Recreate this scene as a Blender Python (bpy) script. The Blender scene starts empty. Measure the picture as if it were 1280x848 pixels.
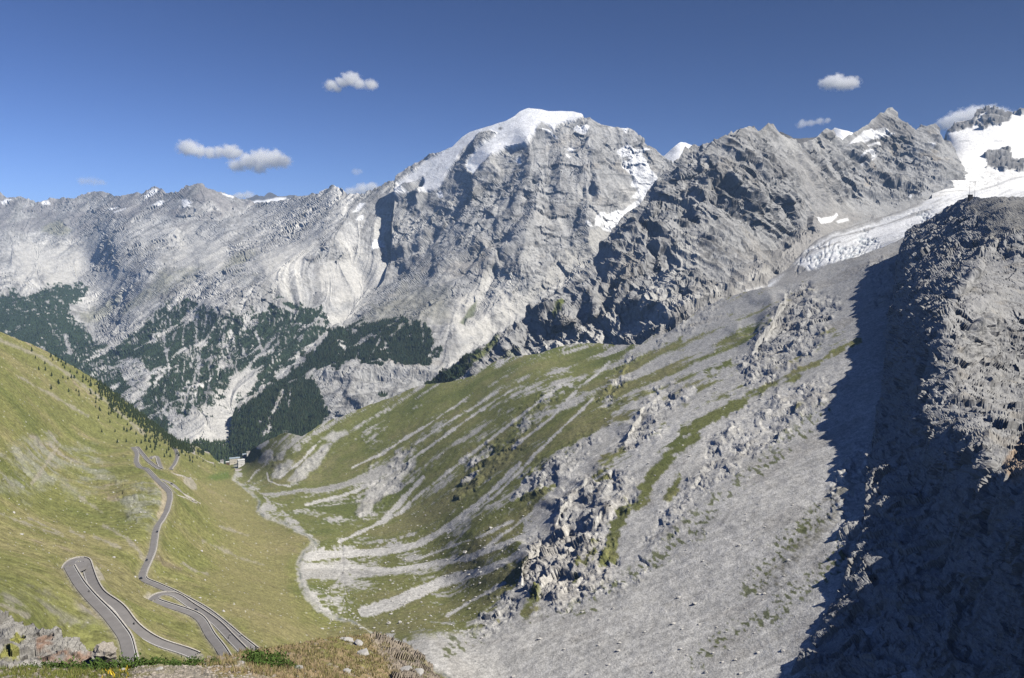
import bpy, math, random, time
import numpy as np
from mathutils import Vector, Matrix
from concurrent.futures import ThreadPoolExecutor
T0 = time.time()
random.seed(7)
RNG = np.random.default_rng(11)
S = bpy.context.scene

# ------------------------------------------------------------------ camera, light, sky
FPX = 1020.0                       # focal length in photo pixels (1280 wide)
PITCH = math.atan(104.0 / FPX)
cam_data = bpy.data.cameras.new('camera')
cam_data.sensor_width = 36.0
cam_data.lens = 36.0 * FPX / 1280.0
cam_data.clip_start = 0.5
cam_data.clip_end = 120000.0
cam = bpy.data.objects.new('camera', cam_data)
S.collection.objects.link(cam)
cam.rotation_euler = (math.radians(90) - PITCH, 0, 0)
S.camera = cam

SUN_AZ = math.radians(114.0)        # clockwise from the view direction (+Y)
SUN_EL = math.radians(47.0)
sun_dir = Vector((math.sin(SUN_AZ) * math.cos(SUN_EL), math.cos(SUN_AZ) * math.cos(SUN_EL), math.sin(SUN_EL)))
sun_data = bpy.data.lights.new('sun', 'SUN')
sun_data.energy = 5.0
sun_data.angle = math.radians(0.53)
sun_data.color = (1.0, 0.95, 0.87)
sun = bpy.data.objects.new('sun', sun_data)
S.collection.objects.link(sun)
sun.rotation_euler = (-sun_dir).to_track_quat('-Z', 'Y').to_euler()
sun.location = (0, 0, 3000)

world = bpy.data.worlds.new('World')
S.world = world
world.use_nodes = True
wn = world.node_tree
bg = wn.nodes['Background']
sky = wn.nodes.new('ShaderNodeTexSky')
sky.sky_type = 'NISHITA'
sky.sun_disc = False
sky.sun_elevation = SUN_EL
sky.sun_rotation = SUN_AZ
sky.altitude = 2700
sky.air_density = 1.0
sky.dust_density = 0.4
sky.ozone_density = 1.6
wb = wn.nodes.new('ShaderNodeVectorMath'); wb.operation = 'MULTIPLY'; wb.inputs[1].default_value = (0.64, 0.82, 1.36)   # camera white balance
wn.links.new(sky.outputs[0], wb.inputs[0]); # a cleaner, darker sky to the south (right), paler towards the northern horizon
geo = wn.nodes.new('ShaderNodeTexCoord'); sx = wn.nodes.new('ShaderNodeSeparateXYZ'); wn.links.new(geo.outputs['Generated'], sx.inputs[0])
def wmath(op, a, b=None, c=None, clamp=False):
    n = wn.nodes.new('ShaderNodeMath'); n.operation = op; n.use_clamp = clamp
    for k, v in enumerate((a, b, c)):
        if v is None: continue
        if isinstance(v, (int, float)): n.inputs[k].default_value = v
        else: wn.links.new(v, n.inputs[k])
    return n.outputs[0]
side = wmath('MULTIPLY_ADD', sx.outputs['X'], -0.6, 0.6, True)                  # 1 to the left, 0 to the right
low = wmath('POWER', 2.71828, wmath('MULTIPLY', wmath('ABSOLUTE', sx.outputs['Z']), -7.0))
lift = wmath('MULTIPLY_ADD', wmath('MULTIPLY', side, low), 1.5, wmath('MULTIPLY_ADD', side, 0.44, 0.37))
wb2 = wn.nodes.new('ShaderNodeVectorMath'); wb2.operation = 'SCALE'
wn.links.new(wb.outputs[0], wb2.inputs[0]); wn.links.new(lift, wb2.inputs['Scale'])
wn.links.new(wb2.outputs[0], bg.inputs[0])
bg.inputs[1].default_value = 0.05
S.view_settings.view_transform = 'Standard'
S.view_settings.look = 'None'
S.view_settings.exposure = 0.30
S.view_settings.gamma = 1.0
S.cycles.diffuse_bounces = 0
S.cycles.volume_bounces = 8
S.cycles.max_bounces = 8
S.cycles.transparent_max_bounces = 16
S.cycles.use_adaptive_sampling = False
S.cycles.use_denoising = True
S.cycles.denoising_prefilter = 'NONE'

# ------------------------------------------------------------------ numeric helpers
f32 = np.float32
POOL = ThreadPoolExecutor(4)
_perm = np.random.default_rng(5).permutation(256).astype(np.int32)
PERM = np.concatenate([_perm, _perm, _perm])
_g = np.array([[1,1,0],[-1,1,0],[1,-1,0],[-1,-1,0],[1,0,1],[-1,0,1],[1,0,-1],[-1,0,-1],
               [0,1,1],[0,-1,1],[0,1,-1],[0,-1,-1],[1,1,0],[-1,1,0],[0,-1,1],[0,-1,-1]], f32)
GX, GY, GZ = (np.ascontiguousarray(_g[:, k]) for k in range(3))

def _perlin(x, y, z):
    xi = np.floor(x); yi = np.floor(y); zi = np.floor(z)
    xf = (x - xi).astype(f32); yf = (y - yi).astype(f32); zf = (z - zi).astype(f32)
    X = xi.astype(np.int32) & 255; Y = yi.astype(np.int32) & 255; Z = zi.astype(np.int32) & 255
    u = xf*xf*xf*(xf*(xf*6-15)+10); v = yf*yf*yf*(yf*(yf*6-15)+10); w = zf*zf*zf*(zf*(zf*6-15)+10)
    A = PERM[X] + Y; B = PERM[X+1] + Y
    AA = PERM[A] + Z; AB = PERM[A+1] + Z; BA = PERM[B] + Z; BB = PERM[B+1] + Z
    def gr(h, a, b, c):
        h = h & 15
        return GX[h]*a + GY[h]*b + GZ[h]*c
    x1 = xf-1; y1 = yf-1; z1 = zf-1
    def lerp(t, a, b): return a + t*(b-a)
    l0 = lerp(v, lerp(u, gr(PERM[AA],xf,yf,zf), gr(PERM[BA],x1,yf,zf)), lerp(u, gr(PERM[AB],xf,y1,zf), gr(PERM[BB],x1,y1,zf)))
    l1 = lerp(v, lerp(u, gr(PERM[AA+1],xf,yf,z1), gr(PERM[BA+1],x1,yf,z1)), lerp(u, gr(PERM[AB+1],xf,y1,z1), gr(PERM[BB+1],x1,y1,z1)))
    return lerp(w, l0, l1)

def chunked(fn, *arrs):
    n = arrs[0].size
    flat = [a.reshape(-1) for a in arrs]
    k = max(1, n // 60000)
    idx = np.linspace(0, n, k+1).astype(int)
    res = list(POOL.map(lambda i: fn(*[a[idx[i]:idx[i+1]] for a in flat]), range(k)))
    return np.concatenate(res).reshape(arrs[0].shape)

def noise(P, wl, seed=0.0, stretch=None):
    """perlin at wavelength wl (metres or a tuple)"""
    if not isinstance(wl, tuple): wl = (wl, wl, wl)
    return chunked(_perlin, P[..., 0]/wl[0] + 17.3 + seed*3.1, P[..., 1]/wl[1] + 91.7 - seed*5.3, P[..., 2]/wl[2] + 43.1 + seed*7.7)

def noise2(a, b, seed=0.0):
    return chunked(_perlin, (a + 11.1 + seed*3.7).astype(f32), (b + 57.7 - seed*2.9).astype(f32), np.full_like(a, 0.37 + seed))

def fbm(P, wl, octs, pix=None, gain=0.5, seed=0.0, ridged=False, lac=2.03, weight=False):
    """band limited fractal noise: octaves finer than the local sample size are dropped"""
    out = np.zeros(P.shape[:-1], f32); amp = 1.0
    prev = 1.0
    for k in range(octs):
        w = tuple(v / lac**k for v in wl) if isinstance(wl, tuple) else wl / lac**k
        wm = min(w) if isinstance(w, tuple) else w
        if pix is not None and wm < 1.5*float(pix.min()): break
        n = noise(P, w, seed + k*1.7)
        if ridged: n = 0.55 - 1.9*np.abs(n)
        if pix is not None: n = n * smooth(wm / pix, 1.5, 3.2)
        if weight:
            out += amp*n*prev
            prev = np.clip(0.5 + n*1.2, 0.15, 1.0)
        else:
            out += amp*n
        amp *= gain
    return out

_r = np.random.default_rng(77)
JIT = (_r.random((3, 256))*0.7+0.15).astype(f32)
GRD = _r.standard_normal((3, 256)); GRD = (GRD/np.linalg.norm(GRD, axis=0)).astype(f32)
OFS = (_r.random(256)-0.5).astype(f32)

def _facet(x, y, z):
    xb = np.floor(x-0.5); yb = np.floor(y-0.5); zb = np.floor(z-0.5)
    best = np.full(x.shape, 9.0, f32); val = np.zeros(x.shape, f32)
    for dx in (0, 1):
        for dy in (0, 1):
            for dz in (0, 1):
                cx = xb+dx; cy = yb+dy; cz = zb+dz
                h = PERM[PERM[PERM[cx.astype(np.int32) & 255] + (cy.astype(np.int32) & 255)] + (cz.astype(np.int32) & 255)]
                ax = (x-cx).astype(f32)-JIT[0][h]; ay = (y-cy).astype(f32)-JIT[1][h]; az = (z-cz).astype(f32)-JIT[2][h]
                d = ax*ax+ay*ay+az*az
                m = d < best
                best = np.where(m, d, best)
                val = np.where(m, ax*GRD[0][h]+ay*GRD[1][h]+az*GRD[2][h]+OFS[h]*0.4, val)
    return val

def facets(P, wl, octs, pix, rough=0.35, lac=2.3, seed=0.0, fade=1.0, warp=0.18):
    """angular broken rock: every block is a tilted plane, blocks meet in hard edges (metres)"""
    out = np.zeros(P.shape[:-1], f32); col = np.zeros(P.shape[:-1], f32); a = rough
    wq = (wl if isinstance(wl, tuple) else (wl, wl, wl))
    m0 = min(wq)
    wx = noise(P, m0*0.8, seed+40)*m0*warp; wy = noise(P, m0*0.7, seed+41)*m0*warp
    for k in range(octs):
        w = tuple(v/lac**k for v in wq)
        if min(w) < 2.0*float(pix.min()): break
        f = smooth(min(w)/pix, 2.0, 4.0)
        v = chunked(_facet, (P[..., 0]+wx)/w[0]+31+seed*7+k, (P[..., 1]+wy)/w[1]-13+seed*5, (P[..., 2]+wy)/w[2]+7-seed*3)
        out += v*a*min(w)*f; col += v*f*0.6
        a *= fade
    return out, col

def smooth(x, a, b):
    t = np.clip((x - a)/(b - a), 0, 1)
    return (t*t*(3-2*t)).astype(f32)

def tps_fit(xy, v):
    n = len(xy)
    d = np.linalg.norm(xy[:, None]-xy[None], axis=2)
    K = np.where(d > 0, d*d*np.log(np.maximum(d, 1e-9)), 0)
    K += np.eye(n)*1e-6
    A = np.zeros((n+3, n+3)); A[:n, :n] = K
    A[:n, n] = 1; A[:n, n+1:] = xy; A[n, :n] = 1; A[n+1:, :n] = xy.T
    b = np.zeros(n+3); b[:n] = v
    return np.linalg.solve(A, b)

def tps_eval(xy, c, X, Y):
    n = len(xy)
    def run(x, y):
        o = c[n] + c[n+1]*x + c[n+2]*y
        for k in range(n):
            r2 = (x-xy[k, 0])**2 + (y-xy[k, 1])**2
            o = o + c[k]*0.5*r2*np.log(r2 + 1e-12)
        return o
    return chunked(run, X, Y)

def ray(px, py):
    """points on the viewing ray at unit depth: used once, to survey where things stand"""
    px = np.asarray(px, float); py = np.asarray(py, float)
    a = (px-640)/FPX; b = -(py-424)/FPX
    cp, sp = math.cos(PITCH), math.sin(PITCH)
    return np.stack([a, cp + b*sp, -sp + b*cp], -1)

def project(P):
    cp, sp = math.cos(PITCH), math.sin(PITCH)
    d = P[..., 1]*cp - P[..., 2]*sp
    u = P[..., 1]*sp + P[..., 2]*cp
    return 640 + FPX*P[..., 0]/d, 424 - FPX*u/d, d

def line_y(pts, x):
    p = np.array(pts, float)
    return np.interp(x, p[:, 0], p[:, 1])

def seg_dist(X, Y, pts, closed=False):
    """distance to polyline, signed side (+ = right of travel), fraction along"""
    p = np.array(pts, float)
    if closed: p = np.vstack([p, p[:1]])
    best = np.full(X.shape, 1e9, f32); side = np.zeros(X.shape, f32); frac = np.zeros(X.shape, f32)
    L = np.r_[0, np.cumsum(np.hypot(*np.diff(p, axis=0).T))]
    for k in range(len(p)-1):
        ax, ay = p[k]; bx, by = p[k+1]
        dx, dy = bx-ax, by-ay; l2 = dx*dx+dy*dy + 1e-9
        t = np.clip(((X-ax)*dx+(Y-ay)*dy)/l2, 0, 1)
        qx = X-(ax+t*dx); qy = Y-(ay+t*dy)
        d = np.hypot(qx, qy)
        m = d < best
        best = np.where(m, d, best)
        side = np.where(m, np.sign(dx*qy-dy*qx), side)
        frac = np.where(m, (L[k]+t*math.sqrt(l2))/L[-1], frac)
    return best, side, frac

def inside(X, Y, pts):
    p = np.array(pts, float); n = len(p)
    r = np.zeros(X.shape, bool); j = n-1
    for i in range(n):
        xi, yi = p[i]; xj, yj = p[j]
        if yi != yj:
            r ^= ((yi > Y) != (yj > Y)) & (X < (xj-xi)*(Y-yi)/(yj-yi)+xi)
        j = i
    return r

def region(sh, pts, soft=2.0, wob=3.0, grow=0.0):
    """soft membership of a surveyed outline on a sheet, edge roughened with noise"""
    X, Y = sh['PX'], sh['PY']
    p = np.array(pts, float)
    m = max(soft, 1)*2 + wob*2 + 4
    ci = np.where((X[0] > p[:, 0].min()-m) & (X[0] < p[:, 0].max()+m))[0]
    out = np.zeros(X.shape, f32)
    if len(ci) == 0: return out
    c0, c1 = ci[0], ci[-1]+1
    x = X[:, c0:c1]; y = Y[:, c0:c1]
    rm = ((y > p[:, 1].min()-m) & (y < p[:, 1].max()+m)).any(axis=1)
    ri = np.where(rm)[0]
    if len(ri) == 0: return out
    r0, r1 = ri[0], ri[-1]+1
    x = x[r0:r1]; y = y[r0:r1]
    d, _, _ = seg_dist(x, y, p, True)
    sd = np.where(inside(x, y, p), d, -d)
    sd = sd + wob*sh['wob'][r0:r1, c0:c1] + grow
    out[r0:r1, c0:c1] = smooth(sd, -soft, soft)
    return out

def stroke(sh, pts, w, soft=1.2, wob=1.5):
    X, Y = sh['PX'], sh['PY']
    p = np.array([q[:2] for q in pts], float)
    wmax = w if not isinstance(w, (tuple, list)) else max(w)
    m = wmax*3 + soft*2 + wob*3 + 3
    ci = np.where((X[0] > p[:, 0].min()-m) & (X[0] < p[:, 0].max()+m))[0]
    out = np.zeros(X.shape, f32)
    if len(ci) == 0: return out
    c0, c1 = ci[0], ci[-1]+1
    x = X[:, c0:c1]; y = Y[:, c0:c1]
    ri = np.where(((y > p[:, 1].min()-m) & (y < p[:, 1].max()+m)).any(axis=1))[0]
    if len(ri) == 0: return out
    r0, r1 = ri[0], ri[-1]+1
    d, _, fr = seg_dist(x[r0:r1], y[r0:r1], p)
    ww = w if not isinstance(w, (tuple, list)) else w[0] + (w[1]-w[0])*fr
    out[r0:r1, c0:c1] = 1 - smooth(d - wob*sh['wob'][r0:r1, c0:c1] - ww, -soft, soft)
    return out

def step(sh, pts, amp, W, e=1.5, lift=(0, 0, 1)):
    """rock step: the ground right of the line stands proud and ramps back down over W pixels.
    pts run so that the high side is on the RIGHT of travel (y down)."""
    X, Y = sh['PX'], sh['PY']
    p = np.array(pts, float)
    m = W*5.5 + 12
    ci = np.where((X[0] > p[:, 0].min()-m) & (X[0] < p[:, 0].max()+m))[0]
    if len(ci) == 0: return
    c0, c1 = ci[0], ci[-1]+1
    x = X[:, c0:c1]; y = Y[:, c0:c1]
    ri = np.where(((y > p[:, 1].min()-m) & (y < p[:, 1].max()+m)).any(axis=1))[0]
    if len(ri) == 0: return
    r0, r1 = ri[0], ri[-1]+1
    x = x[r0:r1]; y = y[r0:r1]; wb = sh['wob'][r0:r1, c0:c1]
    d, s, fr = seg_dist(x, y, p)
    sd = d*s + (noise2(x/20.0, y/16.0, 35)*7 + wb*0.9)
    # fade out past the ends
    end = np.minimum(np.hypot(x-p[0, 0], y-p[0, 1]), np.hypot(x-p[-1, 0], y-p[-1, 1]))
    ef = smooth(np.minimum(fr, 1-fr), 0.0, 0.25)
    e = e*2.4
    h = np.where(sd > 0, np.exp(-sd/W), np.exp(-(sd/e)**2))*ef*amp*0.7
    brk = noise2(x/24.0, y/17.0, 33)
    h = h*(0.45 + 0.75*smooth(brk, -0.3, 0.3))
    if lift is None:
        Q = sh['P'][r0:r1, c0:c1]; rr = np.sqrt((Q*Q).sum(2))
        sh['P'][r0:r1, c0:c1] = Q*(1-h/rr)[..., None]
    else:
        for k in range(3):
            if lift[k]: sh['P'][r0:r1, c0:c1, k] += h*lift[k]

def normals(P):
    du = np.gradient(P, axis=1); dv = np.gradient(P, axis=0)
    n = np.cross(dv, du)
    n /= np.linalg.norm(n, axis=2, keepdims=True) + 1e-9
    return n.astype(f32)

def blur(a, r):
    for ax in (0, 1):
        if r < 1: continue
        pad = [(0, 0)]*a.ndim; pad[ax] = (r+1, r)
        c = np.cumsum(np.pad(a, pad, mode='edge').astype(np.float64), axis=ax)
        n = a.shape[ax]; w = 2*r+1
        sl1 = [slice(None)]*a.ndim; sl0 = [slice(None)]*a.ndim
        sl1[ax] = slice(w, w+n); sl0[ax] = slice(0, n)
        a = ((c[tuple(sl1)] - c[tuple(sl0)])/w).astype(f32)
    return a

def lic(sh, scales=(1, 3, 8), n=28, stp=1.2, pre=4, seed=1):
    """streaks that run down the fall line: white noise smeared along the downhill direction"""
    P = sh['P']; H, Wd = P.shape[:2]
    z = blur(P[..., 2].astype(f32), pre)
    du = np.gradient(P, axis=1); dv = np.gradient(P, axis=0)
    zu = np.gradient(z, axis=1); zv = np.gradient(z, axis=0)
    E = (du*du).sum(2); F = (du*dv).sum(2); G = (dv*dv).sum(2)
    det = E*G - F*F + 1e-6
    fu = -(G*zu - F*zv)/det; fv = -(E*zv - F*zu)/det
    l = np.hypot(fu, fv) + 1e-9
    fu = blur((fu/l).astype(f32), 2); fv = blur((fv/l).astype(f32), 2)
    rng = np.random.default_rng(seed)
    N = []
    for s in scales:
        a = rng.standard_normal((H, Wd)).astype(f32)
        a = blur(blur(a, s), s) if s > 0 else a
        N.append(a/a.std())
    N = np.stack(N, -1)
    acc = N.copy()
    jj, ii = np.meshgrid(np.arange(H, dtype=f32), np.arange(Wd, dtype=f32), indexing='ij')
    def run(sgn):
        y = jj.copy(); x = ii.copy(); a = np.zeros_like(N)
        for k in range(n):
            yi = np.clip(y, 0, H-1).astype(np.int32); xi = np.clip(x, 0, Wd-1).astype(np.int32)
            y = y + sgn*stp*fv[yi, xi]; x = x + sgn*stp*fu[yi, xi]
            yi = np.clip(y+0.5, 0, H-1).astype(np.int32); xi = np.clip(x+0.5, 0, Wd-1).astype(np.int32)
            a += N[yi, xi]
        return a
    r = list(POOL.map(run, (1, -1)))
    acc = acc + r[0] + r[1]
    out = []
    for k in range(acc.shape[2]):
        c = acc[..., k]; c = c - blur(c, 40); out.append(c/c.std())
    return out

def make_sheet(name, top, x0, x1, bot, ctrl, dx=1.15, dy=1.15, nback=12, back=400.0, jag=0.8, seed=0.0, bslope=0.9):
    px = np.arange(x0, x1+dx, dx)
    yt = line_y(top, px)
    jn = noise2(px/9.0, px*0, seed+3) + 0.6*noise2(px/3.7, px*0, seed+5)
    yt = yt + jag*jn*1.6
    yb = line_y(bot, px) if isinstance(bot, (list, tuple)) else np.full_like(px, bot)
    yb = np.maximum(yb, yt+3)
    rows = np.arange(yt.min(), yb.max()+dy, dy)
    PY = np.clip(rows[:, None], yt[None], yb[None])
    PX = np.broadcast_to(px[None], PY.shape).copy()
    first = np.clip(np.searchsorted(rows, yt), 0, len(rows)-1)
    c = np.array(ctrl, float)
    xy = c[:, :2]/500.0
    v = 1000.0/c[:, 2]
    co = tps_fit(xy, v)
    w = tps_eval(xy, co, PX/500.0, PY/500.0)
    w = np.maximum(w, 1000.0/c[:, 2].max()*0.75)
    D = 1000.0/w
    P = ray(PX, PY)*D[..., None]
    # the far side, falling away behind the crest
    b = (np.linspace(0, 1, nback+1)[1:]**2)[::-1]*back
    cr = P[0]; hd = cr[:, :2]/np.linalg.norm(cr[:, :2], axis=1, keepdims=True)
    B = np.zeros((nback, len(px), 3))
    B[..., 0] = cr[None, :, 0] + hd[None, :, 0]*b[:, None]
    B[..., 1] = cr[None, :, 1] + hd[None, :, 1]*b[:, None]
    B[..., 2] = cr[None, :, 2] - bslope*b[:, None]*b[:, None]/(b[:, None]+back*0.03)
    P = np.concatenate([B, P], 0).astype(np.float64)
    PX = np.concatenate([np.repeat(px[None], nback, 0), PX], 0).astype(f32)
    PY = np.concatenate([np.repeat(yt[None], nback, 0), PY], 0).astype(f32)
    D = np.concatenate([np.repeat(D[:1], nback, 0), D], 0).astype(f32)
    sh = dict(name=name, P=P, PX=PX, PY=PY, D=D, nb=nback, pix=(D/FPX*dx).astype(f32), px=px, yt=yt, yb=yb, rows=rows)
    sh['src'] = np.maximum(np.arange(P.shape[0])[:, None], (first+nback)[None])
    sh['src'][:nback] = np.arange(nback)[:, None]
    sh['wob'] = (noise2(PX/14, PY/14, seed+1) + 0.7*noise2(PX/5.5, PY/5.5, seed+2) + 0.5*noise2(PX/2.4, PY/2.4, seed+4)).astype(f32)
    sh['wob2'] = (noise2(PX/11, PY/11, seed+7)*1.6 + noise2(PX/4, PY/4, seed+8)).astype(f32)
    return sh

def displace(sh, h, N=None):
    n = (normals(sh['P']) if N is None else N)*h[..., None]
    n = np.take_along_axis(n, np.broadcast_to(sh['src'][..., None], n.shape), 0)
    nb = sh['nb']; n[:nb] = n[nb]*np.linspace(0.2, 1, nb)[:, None, None]
    sh['P'] += n

def macro_normals(sh, r=10):
    n = blur(normals(sh['P']), r)
    return n/(np.linalg.norm(n, axis=2, keepdims=True)+1e-9)

def push(sh, h):
    """bring the surface forward (towards the valley side the photo was taken from)"""
    P = sh['P']; r = np.sqrt((P*P).sum(2))
    sh['P'] = P*(1 - h/np.maximum(r, 1.0))[..., None]

def at(sh, px, py):
    """surface point of a sheet near a surveyed direction"""
    px = np.atleast_1d(np.asarray(px, float)); py = np.atleast_1d(np.asarray(py, float))
    i = np.clip((px - sh['px'][0])/(sh['px'][1]-sh['px'][0]), 0, len(sh['px'])-1.001)
    H = sh['P'].shape[0]
    j = np.clip((py-sh['rows'][0])/(sh['rows'][1]-sh['rows'][0]), 0, len(sh['rows'])-1.001) + sh['nb']
    i0 = i.astype(int); j0 = np.minimum(j.astype(int), H-2); fi = (i-i0)[:, None]; fj = (j-j0)[:, None]
    P = sh['P']
    return (P[j0, i0]*(1-fi)*(1-fj) + P[j0, i0+1]*fi*(1-fj) + P[j0+1, i0]*(1-fi)*fj + P[j0+1, i0+1]*fi*fj)

def mix(a, b, m):
    m = m[..., None]
    return a*(1-m) + np.asarray(b, f32)*m

# ------------------------------------------------------------------ object helpers
def build_mesh(name, V, F, mat=None, col=None, smooth_=True):
    """V (n,3), F (m,k) uniform faces"""
    V = np.asarray(V, f32); F = np.asarray(F, np.int32)
    me = bpy.data.meshes.new(name)
    k = F.shape[1]
    me.vertices.add(len(V)); me.vertices.foreach_set('co', V.ravel())
    me.loops.add(F.size); me.loops.foreach_set('vertex_index', F.ravel())
    me.polygons.add(len(F)); me.polygons.foreach_set('loop_start', np.arange(0, F.size, k, dtype=np.int32))
    me.update(calc_edges=True)
    me.polygons.foreach_set('use_smooth', np.full(len(F), smooth_, bool))
    if col is not None:
        a = me.color_attributes.new('Col', 'FLOAT_COLOR', 'POINT')
        c = np.ones((len(V), 4), f32); c[:, :3] = col[:, :3]
        if col.shape[1] > 3: c[:, 3] = col[:, 3]
        a.data.foreach_set('color', c.ravel())
    if mat is not None: me.materials.append(mat)
    return me

def link(name, data, parent=None, loc=None):
    o = bpy.data.objects.new(name, data); S.collection.objects.link(o)
    if parent is not None: o.parent = parent
    if loc is not None: o.location = loc
    return o

def tag(o, label=None, cat=None, group=None, kind=None):
    if label: o['label'] = label
    if cat: o['category'] = cat
    if group: o['group'] = group
    if kind: o['kind'] = kind
    return o

def cracks(P, wl, seed=0.0, w=0.05):
    """thin dark fissures and bedding joints"""
    n = noise(P, wl, seed) + 0.25*noise(P, tuple(v*0.3 for v in wl), seed+3)
    g = smooth(noise(P, tuple(v*0.9 for v in wl), seed+9), -0.15, 0.15)
    return (1-smooth(np.abs(n), w*0.4, w*1.6))*g

def sheet_objects(sh, col, mat, splits, smooth_=True):
    """splits: list of (name, face mask, kind)"""
    P = sh['P']; H, W = P.shape[:2]
    idx = np.arange(H*W, dtype=np.int32).reshape(H, W)
    q = np.stack([idx[:-1, :-1], idx[1:, :-1], idx[1:, 1:], idx[:-1, 1:]], -1)
    PY = sh['PY'].astype(np.float32); nb = sh['nb']
    e = np.abs(PY[1:]-PY[:-1]) > 1e-4; e[:nb] = True
    good = e[:, :-1] | e[:, 1:]
    col = col*(1+0.07*np.random.default_rng(3).standard_normal(col.shape[:2]).clip(-2, 2.5))[..., None]
    V = P.reshape(-1, 3).astype(f32); C = col.reshape(-1, col.shape[-1]).astype(f32)
    out = []
    for nm, m, kind in splits:
        f = q[m & good] if m is not None else q[good]
        used = np.zeros(H*W, bool); used[f.ravel()] = True
        mp = np.cumsum(used)-1
        me = build_mesh(nm, V[used], mp[f], mat, C[used], smooth_)
        o = link(nm, me); tag(o, kind=kind); out.append(o)
    return out

# ------------------------------------------------------------------ materials
def nodes_mat(name):
    m = bpy.data.materials.new(name); m.use_nodes = True
    nt = m.node_tree
    b = nt.nodes['Principled BSDF']
    return m, nt, b

def terrain_mat(name, s1, s2, contrast=0.35, bump=0.4, dist=1.0, rough=0.95):
    """vertex base colour varied by fine procedural grain, with bump relief"""
    m, nt, b = nodes_mat(name)
    N = nt.nodes; L = nt.links
    at_ = N.new('ShaderNodeVertexColor'); at_.layer_name = 'Col'
    tc = N.new('ShaderNodeTexCoord')
    n1 = N.new('ShaderNodeTexNoise'); n1.inputs['Scale'].default_value = 1.0/s1; n1.inputs['Detail'].default_value = 4; n1.inputs['Roughness'].default_value = 0.65
    n2 = N.new('ShaderNodeTexNoise'); n2.inputs['Scale'].default_value = 1.0/s2; n2.inputs['Detail'].default_value = 3; n2.inputs['Roughness'].default_value = 0.7
    L.new(tc.outputs['Object'], n1.inputs['Vector']); L.new(tc.outputs['Object'], n2.inputs['Vector'])
    ad = N.new('ShaderNodeMath'); ad.operation = 'ADD'
    L.new(n1.outputs[0], ad.inputs[0]); L.new(n2.outputs[0], ad.inputs[1])
    mr = N.new('ShaderNodeMapRange'); mr.inputs[1].default_value = 0.7; mr.inputs[2].default_value = 1.3
    mr.inputs[3].default_value = 1-contrast; mr.inputs[4].default_value = 1+contrast
    L.new(ad.outputs[0], mr.inputs[0])
    mu = N.new('ShaderNodeVectorMath'); mu.operation = 'SCALE'
    L.new(at_.outputs[0], mu.inputs[0]); L.new(mr.outputs[0], mu.inputs['Scale'])
    L.new(mu.outputs[0], b.inputs['Base Color'])
    b.inputs['Roughness'].default_value = rough
    b.inputs['Specular IOR Level'].default_value = 0.15
    if bump:
        bp = N.new('ShaderNodeBump'); bp.inputs['Strength'].default_value = bump; bp.inputs['Distance'].default_value = dist
        L.new(ad.outputs[0], bp.inputs['Height']); L.new(bp.outputs[0], b.inputs['Normal'])
    return m

def plain_mat(name, color, rough=0.85, vary=0.15, scale=1.0, bump=0.0, metallic=0.0, spec=0.3):
    m, nt, b = nodes_mat(name)
    N = nt.nodes; L = nt.links
    tc = N.new('ShaderNodeTexCoord')
    n1 = N.new('ShaderNodeTexNoise'); n1.inputs['Scale'].default_value = 1.0/scale; n1.inputs['Detail'].default_value = 5
    L.new(tc.outputs['Object'], n1.inputs['Vector'])
    mr = N.new('ShaderNodeMapRange'); mr.inputs[1].default_value = 0.3; mr.inputs[2].default_value = 0.7
    mr.inputs[3].default_value = 1-vary; mr.inputs[4].default_value = 1+vary
    L.new(n1.outputs[0], mr.inputs[0])
    mu = N.new('ShaderNodeVectorMath'); mu.operation = 'SCALE'; mu.inputs[0].default_value = color
    L.new(mr.outputs[0], mu.inputs['Scale']); L.new(mu.outputs[0], b.inputs['Base Color'])
    b.inputs['Roughness'].default_value = rough; b.inputs['Metallic'].default_value = metallic
    b.inputs['Specular IOR Level'].default_value = spec
    if bump:
        bp = N.new('ShaderNodeBump'); bp.inputs['Strength'].default_value = bump; bp.inputs['Distance'].default_value = scale*0.3
        L.new(n1.outputs[0], bp.inputs['Height']); L.new(bp.outputs[0], b.inputs['Normal'])
    return m

MAT_FAR = terrain_mat('far_rock', 60.0, 14.0, 0.22, 0.5, 7.0)
MAT_MID = terrain_mat('mid_rock', 22.0, 5.0, 0.22, 0.5, 3.0)
MAT_SLOPE = terrain_mat('slope_ground', 6.0, 1.6, 0.45, 0.45, 1.2)
MAT_NEAR = terrain_mat('near_rock', 1.6, 0.4, 0.25, 0.5, 0.3)

SCREE = np.array([0.52, 0.51, 0.48], f32)
SCREE_D = np.array([0.30, 0.29, 0.275], f32)
ROCK = np.array([0.37, 0.37, 0.365], f32)
ROCK_D = np.array([0.17, 0.165, 0.16], f32)
TAN = np.array([0.40, 0.36, 0.30], f32)
SNOW = np.array([0.86, 0.87, 0.88], f32)
GRASS = np.array([0.200, 0.205, 0.072], f32)
GRASS_G = np.array([0.135, 0.155, 0.048], f32)
GRASS_Y = np.array([0.275, 0.245, 0.120], f32)
DIRT = np.array([0.25, 0.21, 0.15], f32)
WOOD = np.array([0.030, 0.046, 0.024], f32)

def q(ox, oy, s, pts):
    return [(ox + x/s, oy + y/s) for x, y in pts]

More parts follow.
